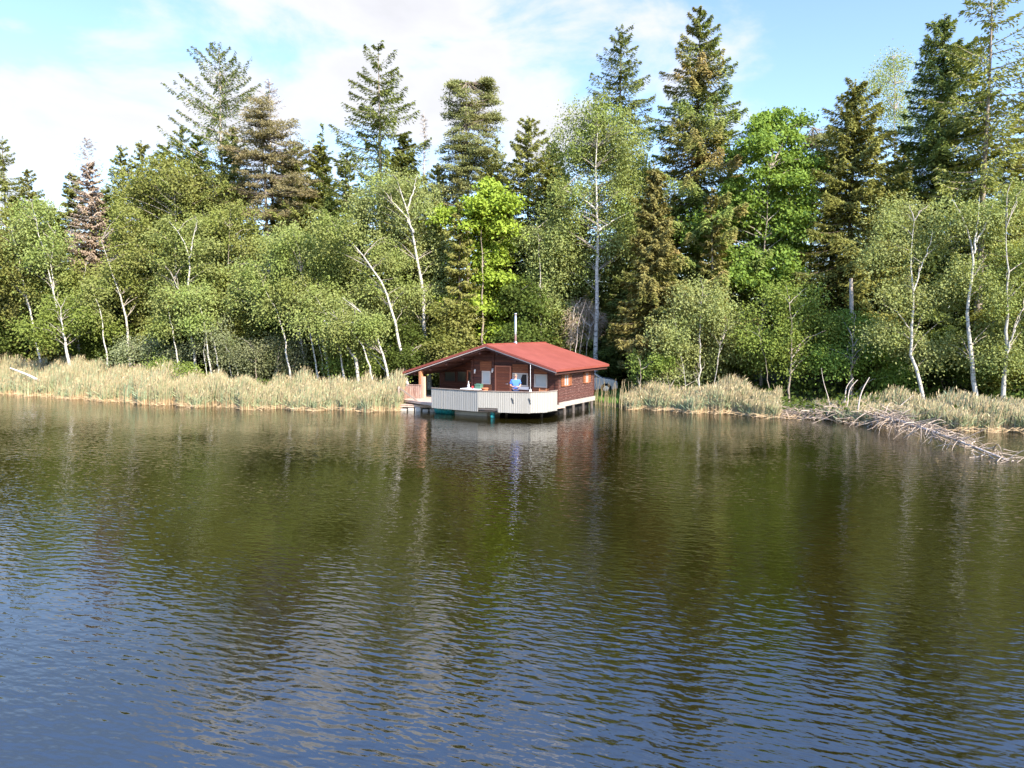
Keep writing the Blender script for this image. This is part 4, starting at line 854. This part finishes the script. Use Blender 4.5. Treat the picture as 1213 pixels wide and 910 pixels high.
# the little dark cleats sit on the outside of the boards
for px in (587.5, 608):
    q = BM()
    p0, p1 = Vector((*bal[2], 0)), Vector((*bal[3], 0))
    for s_ in np.linspace(0, 1, 400):
        w_ = p0.lerp(p1, float(s_)); X = HO[0] + w_.x * math.cos(A) + w_.y * math.sin(A); Yw = HO[1] - w_.x * math.sin(A) + w_.y * math.cos(A)
        if abs(CX + F * X / Yw - px) < .5: break
    nrm = Vector((p1.y - p0.y, -(p1.x - p0.x), 0)).normalized(); dd = (p1 - p0).normalized(); c_ = w_ + nrm * .035
    q.bar(c_ - dd * .05 + Vector((0, 0, 1.17)), c_ + dd * .01 + Vector((0, 0, 1.0)), .05, .03); q.bar(c_ - dd * .03 + Vector((0, 0, 1.04)), c_ + dd * .05 + Vector((0, 0, .86)), .03, .03); q.ball(c_ + Vector((0, 0, 1.03)), .05, (1, .5, 1.3))
    q.obj('mooring_cleat', M['dark'], bl)
# left porch posts
pl = (-8.66, -1.0)
BM().box(pl[0] - .16, pl[0] + .02, pl[1] - .12, pl[1] + .1, FL, roof_z(pl[0]) - TH - .1, .01).obj('porch_post', M['post'], hut)
BM().box(pl[0] + .023, pl[0] + .22, pl[1] - .1, pl[1] + .1, FL - .2, roof_z(pl[0]) - TH - .52, .01).obj('porch_post', M['postlit'], hut)  # lighter copy of the post, its sunlit side put into the colour
# piles, foundation block and dark underside
for x, y in ((.2, .4), (.15, 1.6), (.15, 2.9), (.1, 4.2), (-.6, -.8), (-2.6, -1.2), (-4.8, -1.3), (-2.4, .6), (-5, .6), (-7, .2), (-9.3, .4), (-9.3, 2.6), (-7, 2.6), (-4.5, 2.6), (-2.2, 2.6), (-8.4, -1.0)):
    BM().cyl((x, y, -1.4), (x, y, FL - .15), .085, .08, 10).obj('pile', M['pile'], hut)
fx = loc(*P(556, 489, 39.2)[:2])
BM().box(fx[0] - 1.0, fx[0] + 1.15, fx[1], fx[1] + 1.4, -.8, .2, .03).box(fx[0] - 1.05, fx[0] + 1.2, fx[1] - .05, fx[1] + 1.3, .202, .36, .02).obj('foundation_block', M['concrete'], hut)
BM().box(-9.6, -.25, .5, 4.55, -.6, FL - .22).obj('underside_shade', M['black'], hut)  # black box standing in for the deep shade under the floor
q = BM()
for i in range(5):
    a_, c_ = Vector((*inset[i], FL - .2)), Vector((*inset[i + 1], FL - .2)); q.bar(a_ + Vector((0, .12, 0)), c_ + Vector((0, .12, 0)), .1, .1)
q.obj('deck_joist', M['pile'], hut)

# landing stage at the left end
lo = P(487, 485, 41.6); lstage = thing('landing_stage', 'small weathered plank landing with a faded red board fence, left end of the hut', 'landing stage', (lo[0], lo[1], 0), -R(12))
q = BM(); q.box(-.55, 1.5, -.4, .9, .22, .34); [q.box(-.5 + .28 * i, -.26 + .28 * i, -.43, .93, .342, .375) for i in range(7)]; q.obj('platform', M['pale'], lstage)
q = BM(); fence_boards((-.55, .95), (.32, .95), .38, 1.38, q); q.box(-.58, .34, .90, 1.0, 1.39, 1.44); q.obj('board_fence', M['redplank'], lstage)
q = BM(); fence_boards((-.57, -.38), (-.57, .93), .36, 1.35, q); q.obj('board_fence', M['redplank'], lstage)
BM().box(-.62, -.53, -.46, -.36, .1, 1.42).obj('corner_post', M['pale'], lstage)
BM().bar((-.5, -.45, 1.32), (.75, -.45, .45), .06, .08).obj('handrail', M['railcap'], lstage)
for x, y in ((-.45, -.3), (.4, -.3), (1.3, -.3), (-.45, .8), (1.3, .8)): BM().cyl((x, y, -1.2), (x, y, .22), .09, seg=10).obj('pile', M['pile'], lstage)
q = BM(); [q.box(-.5 + .45 * i, -.15 + .45 * i, -.48 + .03 * (i % 2), -.1, -.2, .12 + .05 * (i % 3), .03) for i in range(5)]; q.obj('stone_edge', M['concrete'], lstage)

# floats under the deck
def barrel(label, px, py, D, r, h, lying=False):
    c = P(px, py, D); o = BM()
    prof = [(-.5, .86), (-.46, .96), (-.2, 1.0), (-.17, 1.04), (-.13, 1.0), (.13, 1.0), (.17, 1.04), (.2, 1.0), (.46, .96), (.5, .86)]
    for (a_, ra), (b_, rb) in zip(prof[:-1], prof[1:]): o.cyl((0, 0, a_ * h), (0, 0, b_ * h), r * ra, r * rb, 18)
    ob = o.obj('float_barrel', M['teal']); ob.location = [float(v) for v in c]
    if lying: ob.rotation_euler = (0, R(90), -R(20))
    return tag(ob, label, 'barrel')
barrel('fat teal plastic barrel lying under the left end of the white balustrade', 527, 484.5, 39.9, .30, 1.1, True)
barrel('slim teal plastic drum upright in the water under the notch of the balustrade', 583.5, 489.5, 37.9, .125, .62)

# ------------------------------------------------------------------ things on the deck
def hpos(px, py, D): p = P(px, py, D); return (float(p[0]), float(p[1]), FL)
tb = thing('garden_table', 'white garden table on the left of the porch, standing in the roof shadow', 'table', (*hpos(560, 470, 39.3)[:2], FL), -A)
BM().box(-.62, .62, -.35, .35, .83, .87, .012).obj('tabletop', M['white'], tb)
for x in (-.52, .52):
    for y in (-.27, .27): BM().cyl((x, y, 0), (x, y, .828), .022, seg=8).obj('leg', M['white'], tb)
def on_table(dx, dy): v = Matrix.Rotation(-A, 4, 'Z') @ Vector((dx, dy, 0)); return (tb.location.x + v.x, tb.location.y + v.y, FL + .872)
def lathe(name, prof, m, loc_, label, cat, seg=14):
    o = BM()
    for (z0, r0), (z1, r1) in zip(prof[:-1], prof[1:]): o.cyl((0, 0, z0), (0, 0, z1), max(r0, .002), max(r1, .002), seg)
    ob = o.obj(name, m); ob.location = loc_; return tag(ob, label, cat)
lathe('bottle', [(0, .05), (.2, .052), (.27, .025), (.38, .02), (.40, .024)], M['white'], on_table(-.28, 0), 'white bottle standing on the garden table', 'bottle')
redp = plain('red_plastic', (.5, .02, .025), .5)
lathe('cup', [(0, .04), (.12, .055), (.15, .06)], redp, on_table(.12, -.2), 'small red cup near the middle of the garden table', 'cup')
grn = plain('green_plastic', (.07, .16, .11), .5)
cl = BM().box(-.2, .2, -.14, .14, 0, .2, .02).box(-.21, .21, -.15, .15, .203, .25, .015).bar((-.17, 0, .27), (.17, 0, .27), .03).obj('cool_box', grn); cl.location = on_table(.38, .05); cl.rotation_euler = (0, 0, -A); tag(cl, 'grey green lidded box on the right end of the garden table', 'box')
terra = plain('terracotta', (.42, .14, .06), .8)
pt = thing('flower_pot', 'terracotta pot on the balcony floor right of the garden table', 'flower pot', hpos(574.5, 470, 39.0))
o = BM().cyl((0, 0, .55), (0, 0, .86), .13, .17, 16).cyl((0, 0, .86), (0, 0, .93), .19, .19, 16).obj('pot', terra, pt)
BM().cyl((0, 0, 0), (0, 0, .545), .16, .16, 12).obj('stand', M['soffit'], pt)
pole = thing('parasol_pole', 'thin white pole with a white conical foot on the balcony, front of the windows', 'pole', (*hpos(628.3, 470, 37.35)[:2], FL))
BM().cyl((0, 0, 0), (0, 0, 2.28), .011, .008, 8).obj('shaft', M['white'], pole)
BM().cyl((0, 0, .72), (0, 0, 1.0), .14, .03, 10).cyl((0, 0, 0), (0, 0, .715), .10, .13, 10).obj('foot', M['white'], pole)
sm = thing('folding_chair', 'folding garden chair on the balcony below the right window', 'chair', (*hpos(641, 470, 38.2)[:2], FL), R(150))
BM().box(-.22, .22, -.2, .2, .43, .46, .01).obj('seat', M['post'], sm); q = BM(); [q.box(-.22, .22, -.22, -.2, .55 + .12 * i, .63 + .12 * i) for i in range(3)]; q.obj('backrest', M['post'], sm)
for x in (-.2, .2): BM().bar((x, .2, 0), (x, -.21, .95), .025).obj('leg', M['post'], sm); BM().bar((x * .9, -.2, 0), (x * .9, .2, .44), .025).obj('leg', M['post'], sm)

# ------------------------------------------------------------------ the person on the balcony
skin = plain('skin', (.50, .27, .19), .6, 0, .06); blue = plain('blue_shirt', (.06, .17, .62), .85, 0, .15, 6); navy = plain('navy_trousers', (.018, .028, .085), .85, 0, .2, 6); hairm = plain('grey_hair', (.20, .15, .11), .8)
def skinned(name, verts, edges, rads, m, parent, root=0, sub=2):
    me = bpy.data.meshes.new(name); me.from_pydata([Vector(v) for v in verts], edges, []); me.materials.append(m)
    o = bpy.data.objects.new(name, me); C.objects.link(o)
    if parent is not None: o.parent = parent
    md = o.modifiers.new('skin', 'SKIN'); md.use_smooth_shade = True
    for i, r in enumerate(rads):
        me.skin_vertices[0].data[i].radius = r if isinstance(r, tuple) else (r, r); me.skin_vertices[0].data[i].use_root = i == root
    s_ = o.modifiers.new('sub', 'SUBSURF'); s_.levels = sub; s_.render_levels = sub
    return o
pp = hpos(610.6, 470, 37.95)
per = thing('person', 'person in a blue T-shirt and dark trousers standing at the white balustrade, hands together', 'person', (*pp[:2], FL), R(6))
# faces -y (towards the lake); head bent a little down to the hands
V = [(0, 0, .95), (0, .01, 1.15), (0, .02, 1.36), (0, .01, 1.50), (0, -.01, 1.56), (0, -.03, 1.66), (0, -.035, 1.73)]
E = [(i, i + 1) for i in range(6)]; Rr = [(.15, .11), (.15, .11), (.16, .10), (.065, .06), (.058, .055), (.078, .095), (.06, .07)]
for s_ in (-1, 1):
    n0 = len(V); V += [(s_ * .19, .02, 1.40), (s_ * .27, .02, 1.14), (s_ * .16, -.2, 1.08), (s_ * .06, -.28, 1.10)]; E += [(2, n0), (n0, n0 + 1), (n0 + 1, n0 + 2), (n0 + 2, n0 + 3)]; Rr += [.062, .048, .038, .036]
    for f_, (dx, dy, dz) in enumerate(((-.02, -.08, .03), (-.028, -.085, .012), (-.03, -.08, -.008), (-.025, -.07, -.026), (.0, -.04, .05))):
        V += [(s_ * (.06 + dx * .5), -.28 + dy * .55, 1.10 + dz * .9), (s_ * (.06 + dx * 1.7), -.28 + dy, 1.10 + dz * 1.1)]; k_ = len(V); E += [(n0 + 3, k_ - 2), (k_ - 2, k_ - 1)]; Rr += [.010, .008]
    n1 = len(V); V += [(s_ * .10, 0, .88), (s_ * .115, -.01, .48), (s_ * .12, .01, .08), (s_ * .13, -.14, .035)]; E += [(0, n1), (n1, n1 + 1), (n1 + 1, n1 + 2), (n1 + 2, n1 + 3)]; Rr += [.10, .065, .045, .038]
body = skinned('body', V, E, Rr, skin, per)
V = [(0, 0, .90), (0, .01, 1.10), (0, .02, 1.36), (0, .012, 1.47), (-.20, .02, 1.40), (-.265, .02, 1.20), (.20, .02, 1.40), (.265, .02, 1.20)]
skinned('shirt', V, [(0, 1), (1, 2), (2, 3), (2, 4), (4, 5), (2, 6), (6, 7)], [(.185, .14), (.18, .14), (.185, .125), (.085, .08), .085, .078, .085, .078], blue, per)
V = [(0, 0, .96), (-.10, 0, .86), (-.115, -.005, .48), (-.12, .01, .10), (.10, 0, .86), (.115, -.005, .48), (.12, .01, .10)]
skinned('trousers', V, [(0, 1), (1, 2), (2, 3), (0, 4), (4, 5), (5, 6)], [(.165, .125), .115, .085, .07, .115, .085, .07], navy, per)
q = BM(); q.ball((0, -.01, 1.725), .088, (.95, 1.12, .72)); q.obj('hair', hairm, per)
q = BM()
for s_ in (-1, 1): q.ball((s_ * .03, -.118, 1.675), .011); q.ball((s_ * .085, -.02, 1.66), .022, (.5, .8, 1.3))
q.ball((0, -.13, 1.655), .014, (.9, 1.2, 1.4)); q.obj('face', skin, per)

# ------------------------------------------------------------------ the car behind the hut
cc_ = P(717.6, 450, 49.0); cx_ = float(cc_[0]) - 1.32
car = thing('parked_car', 'silver grey car parked in the shade behind the hut', 'car', (cx_, 49.0, float(ground(cx_, 49.0)) + .02), R(-6))
paint, t, b = newmat('silver_paint'); b.inputs['Base Color'].default_value = (.42, .43, .43, 1); b.inputs['Metallic'].default_value = .3; b.inputs['Roughness'].default_value = .35
tyre = plain('tyre_rubber', (.02, .02, .02), .85)
def arch(cx, r, n=8): return [(cx + r * math.cos(t_), .30 + r * math.sin(t_)) for t_ in np.linspace(math.pi, 0, n)]
prof = [(-2.1, .32), (-2.12, .75), (-2.0, 1.0), (-1.75, 1.05), (-1.1, 1.48), (.35, 1.47), (1.05, 1.02), (1.9, .88), (2.08, .70), (2.1, .35), (1.75, .25)] + arch(1.32, .37)[::-1] + [(.7, .22), (-.7, .22)] + arch(-1.28, .37)[::-1] + [(-1.75, .26)]
cb = BM().prism(prof, 'y', -.84, .84); bmesh.ops.bevel(cb.b, geom=[e for e in cb.b.edges if abs(e.verts[0].co.y - e.verts[1].co.y) < .01], offset=.05, segments=2, affect='EDGES'); cb.obj('body', paint, car)
for y in (-.845, .845):
    q = BM(); q.prism([(-1.5, 1.06), (-1.0, 1.41), (-.35, 1.42), (-.35, 1.06)], 'y', y - .008, y + .008); q.prism([(-.28, 1.06), (-.28, 1.42), (.32, 1.41), (.88, 1.06)], 'y', y - .008, y + .008); q.obj('side_window', gl, car)
for x in (1.32, -1.28):
    for y in (-.73, .73):
        w_ = BM().cyl((x, y - .1, .31), (x, y + .1, .31), .31, seg=22).obj('wheel', tyre, car)
        BM().cyl((x, y - .108, .31), (x, y + .108, .31), .19, seg=14).obj('rim', M['steel'], w_)
for y in (-.6, .6): BM().ball((2.03, y, .72), .13, (.35, 1.2, .7)).obj('headlight', M['white'], car)

# ------------------------------------------------------------------ brushwood in the water at the right
def sticks(P0, P1, r, sag=.0, K=6, wob=.06):
    s = np.linspace(0, 1, K)[None, :, None]; ln = np.linalg.norm(P1 - P0, axis=1)[:, None, None]
    Q = P0[:, None] * (1 - s) + P1[:, None] * s
    Q = Q + np.concatenate([np.zeros((len(P0), 1, 3)), np.cumsum(rng.normal(0, wob / 2, (len(P0), K - 1, 3)), 1)], 1) * ln * .5
    Q[:, :, 2] += rng.normal(sag * .3, abs(sag), (len(P0), 1)) * ln[:, :, 0] * (4 * s * (1 - s))[:, :, 0]
    return tubes(Q, r[:, None] * np.linspace(1, .35, K), 5)
tw, t, b = newmat('bleached_twigs'); g_ = t.nodes.new('ShaderNodeNewGeometry')
t.links.new(mix(t, g_.outputs['Random Per Island'], (.22, .16, .115), (.48, .38, .295)), b.inputs['Base Color']); b.inputs['Roughness'].default_value = .85
ft_b = Pz(1046, 498, .25); ft = thing('fallen_tree', 'fallen dead tree with bleached crown of branches lying out into the water at right', 'fallen tree', ft_b)
spine = np.array([Pz(1040, 492, .55), Pz(1075, 502, .60), Pz(1110, 513, .48), Pz(1150, 528, .25), Pz(1195, 546, .02)]) - ft_b
sp_ = smooth_poly(spine, 24); g = Geo(); g.add(*tubes(sp_[None], np.linspace(.11, .03, 24)[None], 7)); g.obj('trunk', BK['bleached'], ft, True)
n = 330; u = rng.random(n) ** 1.5; bpt = np.stack([np.interp(u, np.linspace(0, 1, 24), sp_[:, i]) for i in range(3)], 1) + rng.normal(0, .16, (n, 3)) * np.array([1, 1.3, .7])
ax = unit(sp_[-1] - sp_[0]); ang = rng.normal(0, .9, n); L_ = rng.uniform(.4, 1.5, n) * np.interp(u, [0, 1], [1.1, .75])
dv = np.stack([ax[0] * np.cos(ang) - ax[1] * np.sin(ang), ax[0] * np.sin(ang) + ax[1] * np.cos(ang), rng.normal(-.12, .38, n)], 1)
e_ = bpt + unit(dv) * L_[:, None]; e_[:, 2] = np.maximum(e_[:, 2], -.25)
g = Geo(); g.add(*sticks(bpt, e_, rng.uniform(.010, .030, n), .10)); brs = g.obj('branches', tw, ft, True); brs['kind'] = 'stuff'
# heap of drift wood and broken reed left of it
n = 520; u = rng.random(n); cx0 = np.interp(u, [0, .5, 1], [905, 985, 1065]); cy0 = np.interp(u, [0, .5, 1], [492, 497, 506])
c_ = np.array([Pz(a_, b_) for a_, b_ in zip(cx0, cy0)]) + rng.normal(0, 1, (n, 3)) * np.array([.5, .55, 0]); c_[:, 2] = np.abs(rng.normal(.02, .22, n)) * np.interp(u, [0, .5, 1], [.7, 1.2, 1.5])
aa = rng.normal(-.35, .8, n); L_ = rng.uniform(.4, 1.9, n); d_ = np.stack([np.cos(aa), np.sin(aa), rng.normal(.02, .26, n)], 1) * L_[:, None] * .5
p0, p1 = c_ - d_, c_ + d_; p0[:, 2] = np.maximum(p0[:, 2], -.15); p1[:, 2] = np.maximum(p1[:, 2], -.15)
g = Geo(); g.add(*sticks(p0, p1, rng.uniform(.008, .026, n), .06)); tag(g.obj('driftwood', tw, None, True), 'tangled heap of bleached driftwood sticks along the shore left of the fallen tree', 'driftwood', None, 'stuff')
for lab, pts, D, r0 in (('curved bare white limb sticking up from the driftwood, shortest and leftmost of three', [(999, 492), (1001, 474), (1002, 458), (1011, 448)], 37.4, .05),
                        ('curved bare white limb in the middle of three above the driftwood', [(1003, 494), (1004, 476), (1006, 460), (1016, 450)], 37.1, .05),
                        ('tall thick curved bare white limb, rightmost of three above the driftwood', [(1018, 508), (1016, 484), (1020, 464), (1030, 447)], 35.6, .06),
                        ('crooked grey branch leaning up out of the driftwood toward the bushes', [(985, 492), (981, 470), (975, 452), (973, 436)], 37.8, .03),
                        ('straight bare stick slanting up right from the fallen tree', [(1048, 497), (1060, 486), (1072, 476), (1082, 468)], 35.6, .03)):
    q_ = smooth_poly([P(a_, b_, D) for a_, b_ in pts], 12); o0 = q_[0].copy(); o0[2] = 0; q_[0][2] = -.2
    g = Geo(); g.add(*tubes((q_ - o0)[None], np.linspace(r0, r0 * .3, 12)[None], 7)); o = g.obj('bare_limb', BK['bleached'], None, True); o.location = o0; tag(o, lab, 'dead limb')
